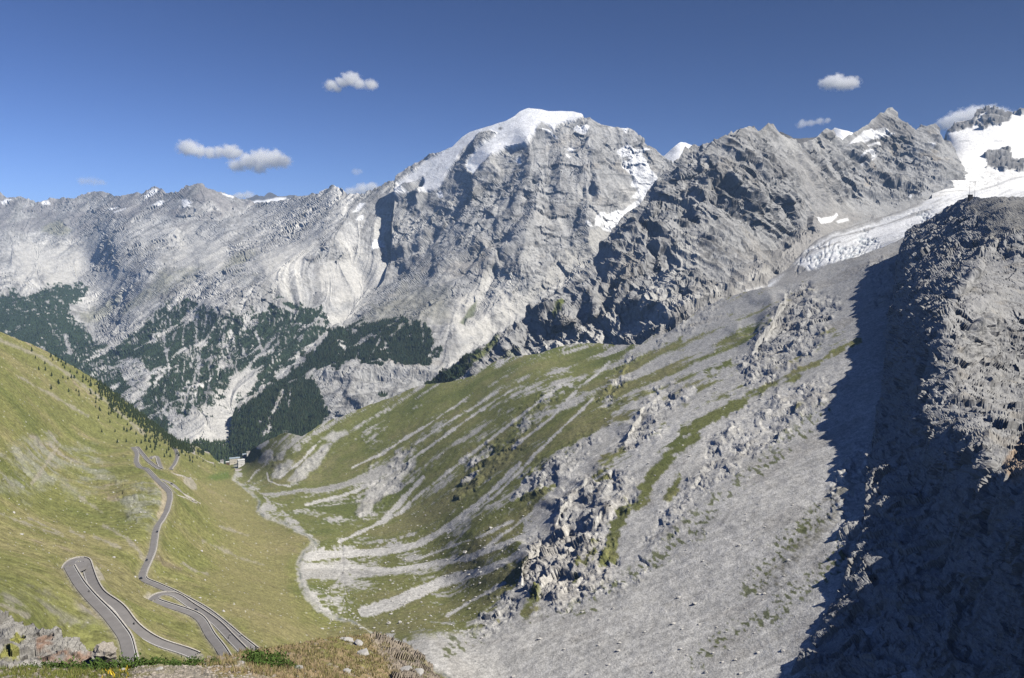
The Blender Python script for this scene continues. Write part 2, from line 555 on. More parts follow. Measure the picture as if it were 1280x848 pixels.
# ------------------------------------------------------------------ far range on the left
top_G = [(-40,241),(0,241),(7,246),(12,246),(19,248),(25,245),(35,250),(50,253),(62,248),(75,247),(92,249),(105,242),(117,239),(136,240),
         (142,246),(152,245),(160,241),(180,241),(187,236),(194,233),(201,236),(209,241),(222,239),(232,233),(244,229),(252,229),(258,233),(265,237),
         (275,240),(295,245),(310,250),(322,252),(335,253),(357,249),(372,244),(397,242),(406,236),(415,231),(427,236),(434,242),(450,241),
         (467,234),(475,230),(486,226),(500,222),(530,240),(560,260)]
ctrl_G = [(-40,250,10500),(50,255,10500),(150,245,10000),(245,232,9200),(320,255,8800),(415,233,8000),(490,228,7200),(555,262,7000),
          (-40,330,8600),(50,320,8900),(110,330,8600),(160,300,8300),(230,300,8000),(300,290,7700),(60,362,7400),(120,390,7200),
          (-40,380,7000),(-40,470,5700),(60,450,5700),(200,340,7000),(270,330,6700),(350,300,7000),(420,290,6700),(470,330,6300),
          (330,350,6200),(250,400,5900),(160,420,6000),(200,460,5200),(280,480,4900),(380,400,5600),(450,380,5800),(420,440,5000),
          (250,545,4000),(150,560,4200),(320,560,4000),(500,440,4900),(-40,580,4300),(560,400,5500),(420,570,4000)]
G = make_sheet('far_range', top_G, -40, 545, 585, ctrl_G, back=900, jag=1.0, seed=1)
DU = 9.0   # metres per pixel out there, rough
h = fbm(G['P'], 1500, 3, G['pix'], seed=2, ridged=True)*70
push(G, h*smooth(G['PY'], 240, 300))
for pts, a, W in [([(430,240),(480,300),(505,345)],-60,20)]:
    pass

# spurs that carry the middle of the slope
for pts, w, a in [([(244,230),(215,290),(190,340),(160,385)],26,170), ([(244,230),(300,300),(330,330)],22,90),
                  ([(150,245),(140,300),(150,330)],18,110), ([(415,232),(400,300),(340,345),(270,385)],30,190),
                  ([(415,232),(440,300),(455,330)],16,70), ([(20,250),(0,330)],22,90), ([(90,250),(75,300)],14,80)]:
    d, s_, fr = seg_dist(G['PX'], G['PY'], pts)
    push(G, a*1.2*np.exp(-(d/w)**1.5))
for pts, w, a in [([(110,330),(60,362),(50,370)],22,120), ([(190,300),(215,330),(150,380)],12,60), ([(440,300),(455,360),(430,400)],16,90)]:
    d, s_, fr = seg_dist(G['PX'], G['PY'], pts)
    push(G, -a*np.exp(-(d/w)**2))
displace(G, fbm(G['P'], 520, 3, G['pix'], seed=5, ridged=True)*14*smooth(G['PY'], 235, 270))
l = lic(G, (1, 2, 5), n=26, pre=5, seed=3)
rg = (0.55*l[2] + 0.45*l[1])
displace(G, (-np.abs(rg)*9 + l[0]*3.0).astype(f32))
n = normals(G['P'])
fin = fbm(G['P'], 150, 5, G['pix'], gain=0.75, seed=9, ridged=True)
scG = np.zeros(G['PX'].shape, f32)
SCG = [[(50,360),(60,345),(100,305),(125,292),(128,312),(100,348),(72,362)], [(250,340),(258,298),(275,300),(290,330),(270,342)], [(112,358),(138,330),(158,338),(152,362),(118,366)],
       [(405,330),(455,318),(462,362),(425,384),(392,352)], [(238,285),(258,295),(266,334),(215,334)], [(20,300),(90,310),(60,345),(20,350)],
       [(440,310),(490,330),(498,344),(470,360),(440,380),(425,370)], [(300,335),(350,310),(400,290),(390,320),(330,345)],
       [(200,545),(240,525),(290,470),(420,400),(470,360),(505,338),(520,345),(430,408),(340,478),(296,508),(288,530),(300,555),(240,556)]]
for pg in SCG: scG = np.maximum(scG, region(G, pg, 6, 7))
fh, fcol = facets(G['P'], (170,170,140), 3, G['pix'], 0.15, seed=1, fade=1.12)
displace(G, (fin*3 + fh*(0.3+0.7*smooth(noise(G['P'],500,77),-0.2,0.2)))*(1-0.85*scG))
l = lic(G, (0, 1, 3), n=30, pre=2, seed=13)
slope = normals(G['P'])[..., 2]
st = 0.5*l[1] + 0.5*l[2]
Xg, Yg = G['PX'], G['PY']
c = np.broadcast_to(ROCK*1.12, G['P'].shape).astype(f32).copy()
c = mix(c, SCREE*1.05, smooth(st + 1.2*noise(G['P'], 600, 3), -0.3, 1.2)*0.85)
c = mix(c, ROCK_D*1.25, smooth(fin*1.2 - st*0.6 + fcol*1.5, 0.3, 1.3)*0.55)
ckG = cracks(G['P'], (160,160,420), 3, 0.05)
c = mix(c, ROCK_D*0.9, ckG*0.5)
c *= (1 + 0.16*l[0] + 0.10*l[1])[..., None].clip(0.6, 1.4)
# brownish summit rocks, grassy shoulders
c = mix(c, np.array([0.205,0.195,0.20]), region(G, [(-40,225),(330,225),(330,262),(270,268),(235,290),(210,270),(185,262),(160,285),(130,275),(100,300),(60,285),(-40,300)], 8, 8)*0.72*smooth(noise(G['P'],260,8)+0.3*l[1], -0.45, 0.1))
c = mix(c, np.array([0.25,0.25,0.17]), region(G, [(50,290),(62,278),(75,276),(92,288),(75,294)], 2, 2)*0.6)
c = mix(c, np.array([0.27,0.27,0.19]), region(G, [(90,392),(150,372),(210,340),(300,318),(345,325),(320,345),(240,352),(190,372),(150,395),(110,405)], 8, 8)*0.55*smooth(-l[2], -0.8, 0.6))
for pg in [[(50,360),(60,345),(110,300),(125,298),(125,315),(95,350),(70,360)], [(255,335),(262,300),(280,310),(285,328),(262,335)],
           [(112,355),(140,335),(155,340),(150,358),(115,362)], [(405,330),(455,320),(460,362),(420,382),(395,350)], [(240,290),(255,300),(262,332),(220,332)],
           [(440,310),(490,330),(498,344),(470,360),(440,380),(430,370)],
           [(200,545),(240,525),(290,470),(420,400),(470,360),(505,338),(520,345),(430,408),(340,478),(296,508),(288,530),(300,555),(240,556)]]:
    pass
c = mix(c, SCREE*1.08, scG*0.8)
for pg in [q(0,180,4,[(720,270),(740,235),(780,220),(790,235),(760,255)]), q(0,180,4,[(545,325),(585,312),(590,320),(555,335)]),
           q(0,180,4,[(565,345),(630,320),(636,328),(575,350)]), q(0,180,4,[(905,275),(940,278),(968,292),(935,300),(965,310),(912,314)]),
           q(0,180,4,[(750,318),(800,283),(820,285),(800,312)]), q(0,180,4,[(200,295),(240,278),(250,302),(215,307)]),
           q(0,180,4,[(0,283),(40,273),(62,285),(10,300)]), q(0,180,4,[(1108,246),(1172,262),(1165,270),(1120,256)]),
           q(0,180,4,[(930,228),(952,212),(950,222)]),
           q(320,180,4,[(475,350),(520,295),(548,298),(510,338)]), q(320,180,4,[(493,382),(540,352),(536,380),(510,386)]),
           q(320,180,4,[(575,510),(595,480),(625,480),(640,510),(580,530)])]:
    c = mix(c, SNOW, region(G, pg, 0.9, 0.6))
wood = region(G, [(-40,362),(40,366),(56,359),(106,352),(108,372),(88,386),(98,402),(122,414),(126,430),(142,432),(176,405),(197,386),(218,374),(235,372),
                  (262,388),(330,392),(345,362),(352,378),(400,386),(412,408),(382,440),(340,474),(300,505),(262,522),(250,512),(215,530),(196,545),(150,545),(-40,545)], 5, 8)
gap = smooth(l[2]*0.35 + l[1]*0.6 + 0.45*l[0] + 1.3*noise(G['P'], 260, 21) + 1.0*noise(G['P'], 90, 24), 0.35, 0.95)
vs = noise2((Xg + 7*noise2(Yg/22, Xg*0+3))/3.4, Yg/42, 61)
gap = np.maximum(gap*0.8, (1-smooth(np.abs(vs), 0.02, 0.10))*smooth(noise2(Xg/25, Yg/30, 62)+0.25+(450-Yg)/250, 0.0, 0.35)*0.9)
gap *= smooth(Xg, 40, 190)*0.8+0.2
gap = np.maximum(gap, region(G, [(112,362),(190,345),(215,355),(215,372),(196,386),(170,410),(142,431),(120,428),(100,400),(95,385)], 4, 5)*0.95)
for ln, w in [([(190,385),(160,415),(130,440)],4), ([(203,398),(207,440),(212,462),(203,500)],1.6), ([(220,418),(208,445)],1.4), ([(236,380),(228,430),(240,450)],1.6),
              ([(250,370),(245,420),(248,455),(240,480),(228,512)],2), ([(262,372),(250,440),(245,505)],1.6), ([(265,430),(262,480),(255,520)],1.6),
              ([(283,430),(292,465)],1.6), ([(300,430),(312,455)],1.2), ([(320,415),(328,440),(345,420)],2), ([(330,440),(300,470)],2.5), ([(385,372),(340,378),(370,390)],3),
              ([(170,452),(185,470),(180,485)],8),([(82,420),(88,440)],4)]:
    gap = np.maximum(gap, stroke(G, ln, w*0.6, 1.4, 1.6))
gap = np.maximum(gap, region(G, [(145,450),(165,445),(185,480),(175,500),(150,470)], 3, 5)*0.8)
gap = np.maximum(gap, region(G, [(200,512),(230,520),(280,495),(292,470),(330,455),(300,520),(300,556),(230,556)], 4, 6)*0.9)
wood = np.maximum(wood, region(G, [(226,548),(240,552),(262,551),(284,548),(297,560),(304,590),(226,590)], 1.5, 2)*1.6)
G['wood'] = smooth(wood*(1-gap) + 0.45*noise(G['P'], 70, 71) + 0.5*noise(G['P'], 26, 73) + 0.3*l[0], 0.42, 0.66)*smooth(wood, 0.02, 0.3)
c = mix(c, WOOD*1.2, smooth(G['wood'], 0.25, 0.75))
G['col'] = c
sheet_objects(G, c.reshape(c.shape), MAT_FAR, [('far_mountain_range', None, 'structure')], False)
print('G', time.time()-T0)

# still farther snowy peaks seen through the saddle
top_H = [(285,262),(305,250),(320,243),(326,246),(330,246),(336,241),(342,243),(347,246),(367,245),(385,249),(410,262)]
HH = make_sheet('hh', top_H, 285, 405, 285, [(285,262,13500),(405,262,13500),(345,243,14000),(345,284,12500),(400,284,12400),(290,284,12500)], dx=1.3, dy=1.3, back=900, jag=0.6, seed=4)
displace(HH, fbm(HH['P'], 500, 5, HH['pix'], seed=3, ridged=True)*25)
c = np.broadcast_to(np.array([0.12,0.12,0.125], f32), HH['P'].shape).copy()
c = mix(c, SNOW, region(HH, q(320,180,4,[(0,290),(60,283),(100,272),(150,275),(110,300),(40,330),(0,330),(-60,330),(-60,300)]), 1.2, 1.5))
sheet_objects(HH, c, MAT_FAR, [('distant_snow_peaks', None, 'structure')])

# ------------------------------------------------------------------ the great snow-capped mountain
top_F = [(286,562),(290,545),(292,525),(300,510),(340,478),(375,448),(420,414),(445,394),(475,366),(500,345),(506,338),(500,330),(497,318),(492,300),(486,280),(480,262),(476,240),(486,226)]
top_F = [(284,566),(288,548),(292,525),(300,508),(340,476),(375,447),(420,412),(445,391),(468,366),(480,350),(487,320),(490,290),(492,250),(494,222),(500,217),(512,209),(530,197),(550,191),(565,184),(577,172),(587,165),(607,159),
         (630,152),(642,146),(650,139),(661,135),(675,137),(685,139),(715,139),(730,143),(737,147),(747,155),(760,160),(777,161),(787,162),(797,170),(807,180),(818,188),
         (830,197),(840,204),(870,225),(900,240)]
ctrl_F = [(494,222,6900),(550,192,6800),(600,163,6700),(661,136,6600),(737,148,6450),(787,163,6350),(840,206,6200),(900,250,6100),
          (560,235,6450),(620,200,6350),(700,200,6050),(780,230,5950),(490,290,6350),(500,340,6050),(560,300,5950),(640,280,5650),(720,290,5600),
          (820,300,5600),(760,290,5500),(600,350,5300),(680,350,5150),(760,340,5150),(440,397,5300),(520,400,4950),(600,410,4750),(660,390,4900),
          (380,446,4750),(300,508,4250),(288,548,4000),(360,500,4300),(440,470,4400),(520,460,4400),(340,545,3850),(420,530,3900),(560,470,4350),(640,460,4400),(900,420,4700),(560,560,3800),(290,590,3700)]
F = make_sheet('snow_mountain', top_F, 284, 880, 580, ctrl_F, dx=1.15, dy=1.15, back=900, jag=0.35, seed=2)
X, Y = F['PX'], F['PY']
snow_main = [(577,168),(587,160),(607,154),(630,147),(642,141),(661,129),(675,131),(715,133),(730,141),(727,145),(718,150),(705,152),(695,156),(692,163),(686,156),(677,153),(672,159),(670,165),(663,170),(656,178),(650,181),(630,184),(622,190),(615,192),
             (610,198),(602,206),(598,212),(592,217),(586,214),(582,209),(585,201),(592,192),(600,184),(610,177),(618,171),(620,167),(612,163),(602,166),(592,174),(586,181),(580,185),
             (574,194),(566,205),(558,216),(553,228),(550,234),(542,237),(534,238),(525,241),(524,238),(530,228),(528,222),(518,227),(508,231),(498,235),(496,230),(506,222),(518,214),(532,201),(545,194),(562,184),(572,174)]
SM = region(F, snow_main, 1.6, 0.9)
macro = fbm(F['P'], 1300, 3, F['pix'], seed=12, ridged=True)*75
push(F, macro*smooth(Y-line_y(top_F, X), 0, 60)*(1-SM*0.8))
for pts, w, a in [([(612,195),(570,300),(540,345),(470,390)],20,120), ([(660,175),(665,260),(650,330)],16,90), ([(730,150),(745,230),(735,300)],16,110),
                  ([(700,170),(700,240)],10,50)]:
    d, s_, fr = seg_dist(X, Y, pts)
    push(F, a*np.exp(-(d/w)**1.4))
for pts, w, a in [([(665,225),(655,270),(625,310),(618,340),(600,380),(580,400)],7,55), ([(735,190),(742,245)],6,60), ([(770,200),(800,240),(790,262),(750,300),(700,350),(650,390),(590,440)],20,110),
                  ([(500,345),(440,398)],10,40)]:
    d, s_, fr = seg_dist(X, Y, pts)
    push(F, -a*np.exp(-(d/w)**2))
# dark couloirs: steep left-facing walls
step(F, [(592,205),(590,222),(586,240),(578,252)], 170, 13, 3, None)
step(F, [(505,300),(507,322),(500,338)], 80, 10, 3, None)
step(F, [(628,305),(621,325),(619,338)], 70, 10, 2, None)
step(F, [(664,222),(662,235),(658,246)], 70, 12, 2, None)
step(F, [(737,195),(740,222),(744,240)], 60, 12, 2, None)
step(F, [(620,255),(610,268)], 60, 10, 2, None)
step(F, [(560,250),(556,262)], 60, 10, 2, None); step(F, [(528,232),(520,245),(515,262)], 70, 12, 2, None); step(F, [(556,275),(546,287)], 60, 9, 2, None)
R = 1-SM
displace(F, fbm(F['P'], 480, 4, F['pix'], seed=15, ridged=True, gain=0.62)*17*(0.25+0.75*R)*smooth(Y-line_y(top_F, X), -4, 25))
l = lic(F, (1, 2, 5), n=20, pre=5, seed=5)
displace(F, (-np.abs(0.6*l[2]+0.4*l[1])*8*R + l[0]*2*R).astype(f32))
fin = fbm(F['P'], 170, 6, F['pix'], gain=0.85, seed=19, ridged=True, weight=True)
low = region(F, [(480,345),(560,300),(640,330),(680,400),(600,460),(500,470),(420,420)], 15, 10)
fh, fcol = facets(F['P'], (170,150,130), 3, F['pix'], 0.14, seed=2, fade=1.12)
big_f, _ = facets(F['P'], (620,620,480), 1, F['pix'], 0.10, seed=22, warp=0.35); big_f = blur(big_f, 2)
NF = macro_normals(F, 8)
displace(F, (fin*4 + fh*(0.25+0.85*smooth(noise(F['P'],420,78),-0.25,0.3)) + big_f)*R*(1-0.4*low), NF)
l = lic(F, (0, 1, 3), n=24, pre=2, seed=23)
slope = normals(F['P'])[..., 2]
c = np.broadcast_to(ROCK, F['P'].shape).astype(f32).copy()
c = mix(c, SCREE*0.95, smooth(0.6*l[2] + 0.4*l[1] + noise(F['P'], 400, 33)*1.5, -0.2, 1.3)*0.6)
c = mix(c, ROCK_D*1.15, smooth(fin*0.8 - 0.3*l[1] + fcol*1.4, 0.3, 1.2)*0.5)
ckF = np.maximum(cracks(F['P'], (420,420,60), 3, 0.05), cracks(F['P'], (110,110,320), 5, 0.045))
c = mix(c, ROCK_D*0.7, ckF*0.65)
c *= (1 + 0.13*l[0] + 0.10*l[1])[..., None].clip(0.6, 1.4)
c = mix(c, TAN, smooth(noise(F['P'], (500,500,160), 34) + 0.5*noise(F['P'], 90, 35), 0.28, 0.7)*0.35)
# horizontal bedding on the lower wall
bed = noise(F['P'], (900, 900, 26), 36)
c = mix(c, ROCK_D*1.3, smooth(bed, 0.1, 0.45)*0.30*low)
for pg in [[(560,395),(600,345),(618,335),(640,345),(660,372),(650,395),(600,420),(575,430)], [(760,305),(780,285),(745,320),(690,370),(640,405),(600,435),(560,470),(545,468),(640,385),(700,330),(745,295)],
           [(510,270),(525,275),(535,300),(520,320),(505,300)]]:
    c = mix(c, SCREE*1.0, region(F, pg, 4, 4)*0.9)
c = mix(c, SCREE*0.8, region(F, [(700,318),(752,280),(772,278),(740,320),(690,360),(660,375)], 3, 3)*0.9)
c = mix(c, np.array([0.10,0.12,0.05]), region(F, [(575,405),(590,382),(598,375),(592,392),(580,408)], 1.5, 1)*0.8)
c = mix(c, np.array([0.22,0.215,0.17]), region(F, [(460,390),(520,350),(560,360),(560,400),(500,420),(450,410)], 10, 8)*0.5)
snow = SM.copy()
o3 = lambda p: q(500, 110, 4, p)
for pg in [o3([(868,200),(885,178),(930,176),(946,200),(930,224),(885,222)]), o3([(840,292),(860,280),(877,300),(860,312)]), o3([(565,355),(595,330),(602,375),(580,375)]),
           o3([(825,320),(855,345),(848,358),(830,345)]), o3([(1075,330),(1130,288),(1150,300),(1200,318),(1245,312),(1240,322),(1200,330),(1232,375),(1242,420),(1280,455),(1290,490),(1232,552),(1150,556),(1192,510),(1150,492),(1165,465),(1130,430),(1102,400),(1115,372),(1085,345)]),
           o3([(975,650),(1000,620),(1060,618),(1090,600),(1140,612),(1205,556),(1140,650),(1110,665),(1062,702),(1000,690),(975,688)]), o3([(1108,205),(1140,208),(1128,238)]),
           o3([(930,672),(945,668),(968,690),(950,694)]), o3([(1180,565),(1260,520),(1200,590),(1120,640),(1090,655),(1100,620)]), o3([(690,200),(740,210),(790,240),(770,238),(720,215)]),
           q(320,180,4,[(575,510),(595,480),(625,480),(640,510),(580,530)]), q(320,180,4,[(690,240),(720,215),(760,235),(700,262)]), q(320,180,4,[(895,240),(920,222),(935,258),(905,262)])]:
    snow = np.maximum(snow, region(F, pg, 0.9, 0.8))
holes = [o3([(490,205),(500,195),(514,200),(502,211)]), o3([(1105,360),(1140,350),(1150,375),(1120,385)])]
for pg in holes: snow *= 1-region(F, pg, 1, 0.5)
# icefall crevasses along the lower lip
ic = region(F, [(578,195),(606,190),(602,210),(592,220),(580,212)], 2, 1)
c = mix(c, SNOW, snow)
c = mix(c, np.array([0.55,0.62,0.70]), ic*snow*smooth(noise2(X/2.6, Y/3.5, 4), 0.0, 0.3)*0.6)
c = mix(c, np.array([0.70,0.72,0.74]), snow*smooth(noise2(X/9, Y/4, 6)+0.5*l[1], 0.2, 1.2)*0.4)
c = mix(c, ROCK*0.9, snow*smooth(fin + 0.5*F['wob'], 0.95, 1.5)*region(F, [(500,215),(560,186),(565,215),(520,240),(490,240)], 4, 3)*0.6)
wood = region(F, [(284,565),(293,520),(345,478),(420,416),(455,404),(498,398),(530,408),(552,440),(538,455),(500,462),(486,455),(478,468),(440,452),(425,468),(408,470),(402,500),(420,515),(380,545),(300,580)], 4, 6)
wood = np.maximum(wood, region(F, [(474,490),(500,468),(498,480),(475,500)], 2, 2)*0.8)
gap = smooth(l[2]*0.5 + l[1]*0.5 + 1.5*noise(F['P'], 160, 41) + noise(F['P'], 60, 44), 0.75, 1.3)
for ln, w in [([(452,420),(448,450),(440,475)],1.5), ([(478,425),(462,455),(445,475)],1.3), ([(356,488),(350,505),(342,520)],3), ([(365,488),(362,512)],1.8), ([(340,478),(350,482)],3),
              ([(515,412),(510,390)],2), ([(530,430),(527,400)],2), ([(500,400),(470,425)],2), ([(490,425),(505,408)],2)]:
    gap = np.maximum(gap, stroke(F, ln, w*0.6, 1.4, 1.6))
gap = np.maximum(gap, region(F, [(376,470),(405,458),(425,470),(440,462),(450,480),(480,462),(502,462),(505,480),(470,492),(470,505),(430,520),(405,530),(408,500),(395,482)], 3, 6)*0.85)
F['wood'] = smooth(wood*(1-gap) + 0.4*noise(F['P'], 60, 72) + 0.4*noise(F['P'], 24, 73) + 0.2*l[0], 0.36, 0.62)*smooth(wood, 0.02, 0.3)
c = mix(c, WOOD, smooth(F['wood'], 0.25, 0.75))
F['col'] = c
sheet_objects(F, c, MAT_FAR, [('snow_capped_mountain', None, 'structure')], False)
print('F', time.time()-T0)
# snow dome behind the saddle
top_I = [(815,205),(830,196),(842,185),(850,179),(856,179),(870,184),(890,200)]
I = make_sheet('i', top_I, 815, 890, 230, [(815,205,7400),(850,179,7400),(890,200,7400),(850,229,6900),(815,229,6900),(890,229,6900)], dx=1.2, dy=1.2, back=500, jag=0.3)
displace(I, fbm(I['P'], 300, 3, I['pix'], seed=3)*12)
sheet_objects(I, np.broadcast_to(SNOW, I['P'].shape), MAT_FAR, [('snow_dome', None, 'structure')])

# ------------------------------------------------------------------ rocky massif on the right
top_E = [(530,482),(540,475),(555,462),(580,450),(597,437),(622,417),(652,397),(675,382),(692,365),(715,347),(730,330),(745,316),(757,301),(765,290),(785,265),(800,255),(815,235),(835,212),(850,195),(858,184),
         (867,178),(885,177.5),(900,177.5),(910,170),(925,161),(937,155.5),(947,156),(952,159),(960,156),(967,157),(974,164),(982,168),(992,171),(1007,175),(1022,170),(1032,161),(1037,163),(1042,164),(1052,175),
         (1067,166),(1080,159),(1090,151),(1100,142.5),(1109,137),(1115,140),(1122,148),(1132,155),(1145,162),(1150,157.5),(1160,155),(1170,156),(1175,164),(1182,175),(1200,200),(1215,225),(1240,250)]
ctrl_E = [(535,478,2900),(600,437,2900),(675,382,3020),(757,301,3250),(800,255,3430),(858,186,3700),(937,158,3800),(990,172,4000),(1040,165,4300),(1109,139,4700),(1165,158,4700),(1235,245,4500),
          (1180,235,4150),(1080,250,4000),(1060,280,3750),(1130,200,4450),(1000,250,3650),(950,230,3500),(880,250,3380),(830,300,3150),(900,320,3050),(980,310,3350),(1000,345,2950),
          (760,350,3040),(800,380,2830),(700,400,2880),(720,430,2780),(860,390,2700),(640,430,2850),(580,470,2800),(620,470,2750),(900,420,2550),(760,470,2620),(1100,330,3300),(1240,300,3900)]
E = make_sheet('massif', top_E, 530, 1240, [(530,505),(640,480),(760,455),(860,430),(1000,380),(1240,290)], ctrl_E, dx=1.15, dy=1.1, back=500, jag=2.0, seed=6)
X, Y = E['PX'], E['PY']
tE = line_y(top_E, X)
away = smooth(Y-tE, 0, 30)
push(E, fbm(E['P'], 900, 3, E['pix'], seed=52, ridged=True)*45*away)
# shaded left flank of the main ridge, and diagonal rock bands dropping to the right
for pts, a, W, e in [([(880,190),(862,215),(838,240),(818,262),(800,290)],60,40,3), ([(800,300),(780,320),(760,345),(745,370)],45,20,3),
                     ([(900,190),(905,205),(895,222)],28,14,2), ([(960,180),(968,200),(985,220),(1000,240),(1010,262)],26,14,2), ([(985,215),(990,235),(1000,255)],40,16,2),
                     ([(1020,190),(1040,215),(1045,240)],35,18,2), ([(870,205),(900,215),(940,240),(955,255)],24,14,2), ([(895,240),(890,262),(905,272)],28,12,2), ([(860,250),(880,262),(905,280)],22,12,2),
                     ([(930,245),(945,262),(940,285)],26,12,2), ([(830,300),(822,318),(800,335)],40,20,3), ([(790,330),(775,350),(768,368)],36,16,3), ([(745,360),(740,385),(735,402)],50,16,3), ([(765,355),(762,380)],32,12,2),
                     ([(712,390),(708,402),(706,415)],48,18,3), ([(725,405),(722,420)],30,10,2), ([(690,400),(680,415),(672,425)],28,14,2), ([(648,410),(632,425),(622,440)],26,16,3),
                     ([(850,335),(842,345),(825,352)],50,18,3), ([(830,368),(820,380),(815,392)],60,18,3), ([(870,365),(858,378)],36,12,2), ([(905,290),(900,305),(905,315)],24,12,2),
                     ([(940,295),(945,310),(940,318)],24,12,2), ([(1150,165),(1145,180),(1150,200)],30,16,3), ([(1130,160),(1128,175)],24,12,2), ([(1175,200),(1180,215)],24,12,2)]:
    step(E, pts, a*1.5, W*0.8, e, None)
rough = 1 - region(E, [(1050,250),(1120,250),(1180,240),(1240,240),(1240,300),(1000,345),(900,420),(860,405),(960,345),(1020,290)], 10, 6)*0.9
tal = region(E, [(815,345),(850,310),(870,300),(880,330),(850,350),(830,400),(720,425),(690,425),(760,400),(800,405)], 6, 5)
smoothE = region(E, [(985,200),(1010,195),(1040,235),(1050,270),(1030,285),(1020,250)], 8, 5)
mask = rough*(1-0.35*smoothE)*(0.5+0.5*away)
# tilted strata: stretched ridged noise in a rotated frame
a_ = math.radians(38)
Pr = E['P'].copy()
Pr[..., 0] = E['P'][..., 0]*math.cos(a_) - E['P'][..., 2]*math.sin(a_)
Pr[..., 2] = E['P'][..., 0]*math.sin(a_) + E['P'][..., 2]*math.cos(a_)
strat = fbm(Pr, (800, 420, 95), 5, E['pix'], gain=0.62, seed=61, ridged=True, weight=True)
displace(E, strat*19*mask)
l = lic(E, (1, 2, 5), n=16, pre=4, seed=7)
displace(E, (-np.abs(0.6*l[2]+0.4*l[1])*8*mask).astype(f32))
fin = fbm(E['P'], 110, 6, E['pix'], gain=0.85, seed=66, ridged=True, weight=True)
fh, fcol = facets(Pr, (120,90,60), 4, E['pix'], 0.27, seed=3, fade=1.12)
big_e, _ = facets(Pr, (420,300,170), 2, E['pix'], 0.26, seed=23, warp=0.35); big_e = blur(big_e, 1)
NE = macro_normals(E, 8)
displace(E, (fin*2.5 + fh*(0.3+0.9*smooth(noise(E['P'],260,79),-0.25,0.3)) + big_e)*mask, NE)
l = lic(E, (0, 1, 3), n=20, pre=2, seed=27)
c = np.broadcast_to(ROCK*0.92, E['P'].shape).astype(f32).copy()
c = mix(c, ROCK_D*0.95, smooth(strat*0.6+fcol*1.3 + 0.5*noise(E['P'], 250, 3), 0.1, 1.1)*0.7)
ckE = np.maximum(cracks(Pr, (260,200,36), 3, 0.06), cracks(Pr, (70,70,260), 5, 0.05))
c = mix(c, ROCK_D*0.55, ckE*0.7*mask)
c *= (1 + 0.13*l[0] + 0.10*l[1])[..., None].clip(0.6, 1.4)
c = mix(c, SCREE*0.9, smooth(l[2]*0.6 + noise(E['P'], 300, 71)*1.8, 0.2, 1.3)*0.45)
c = mix(c, TAN*0.9, smooth(noise(E['P'], (160,160,420), 74)+0.6*noise(E['P'], (40,40,120), 75), 0.25, 0.7)*(0.25+0.5*region(E, [(1090,180),(1180,170),(1190,235),(1100,255),(1060,245)], 12, 6)))
c = mix(c, TAN*1.0, region(E, [(750,365),(760,350),(775,330),(790,310),(800,330),(770,400),(750,400)], 5, 5)*0.25)
c = mix(c, ROCK_D*1.6, smoothE*0.5)
c = mix(c, SCREE_D*1.0, region(E, [(1000,345),(1060,280),(1090,270),(1020,262),(1000,290),(940,340),(860,370),(830,400),(800,420),(760,440),(900,420)], 6, 5)*0.85)
c = mix(c, SCREE*0.95, tal*0.75)
c = mix(c, SCREE*0.95, region(E, [(640,445),(660,430),(700,420),(760,415),(830,395),(900,365),(985,335),(940,355),(870,385),(830,410),(760,430)], 4, 4)*0.9)
c = mix(c, ROCK_D*1.2, region(E, [(1098,145),(1125,150),(1138,165),(1140,180),(1090,182),(1078,170)], 4, 5)*0.9)
o4 = lambda p: q(740, 110, 4, p); o5 = lambda p: q(960, 110, 4, p)
snow = np.zeros(X.shape, f32)
for pg in [o5([(385,300),(430,260),(480,215),(520,203),(560,205),(602,203),(606,222),(560,245),(500,262),(430,285)]), o5([(520,245),(630,225),(630,232),(560,248)]),
           o5([(450,350),(485,320),(520,302),(545,305),(530,325),(545,345),(525,362),(500,360),(480,338),(455,365)]), o5([(460,372),(480,378),(478,386)]),
           o5([(235,655),(280,650),(330,640),(345,625),(352,638),(320,668),(290,680),(255,675)]), o5([(500,275),(570,262),(575,272),(505,285)]),
           o5([(700,530),(720,535),(715,548)]), o5([(340,665),(400,650),(405,660),(350,675)]), o5([(805,270),(830,272),(828,300),(815,285)])]:
    snow = np.maximum(snow, region(E, pg, 0.9, 0.7))
snow = np.maximum(snow, region(E, [(1034,155),(1041,155),(1044,163),(1034,164)], 1, 0.6)*0)
snow = np.maximum(snow, stroke(E, [(870,392),(920,368),(985,353)], 1.2, 1, 1)*smooth(noise2(X/20, Y/20, 3), -0.1, 0.2)*0.7)
c = mix(c, SNOW*0.95, snow)
gr = region(E, q(540,300,4,[(600,385),(650,320),(665,325),(640,375),(610,390)]), 1.5, 1.5)
gr = np.maximum(gr, region(E, q(540,300,4,[(260,560),(270,520),(330,485),(330,520),(280,580),(200,650),(170,680),(200,600)]), 2, 2)*0.9)
gr = np.maximum(gr, region(E, [(600,470),(640,440),(655,430),(650,440),(610,475)], 2, 3)*0.5)
c = mix(c, GRASS_G*0.9, gr)
E['wood'] = region(E, [(530,485),(545,470),(580,450),(600,438),(604,442),(585,458),(596,462),(575,478),(540,490)], 1.5, 2)
c = mix(c, WOOD, E['wood'])
E['col'] = c
sheet_objects(E, c, MAT_MID, [('rocky_massif', None, 'structure')], False)
print('E', time.time()-T0)
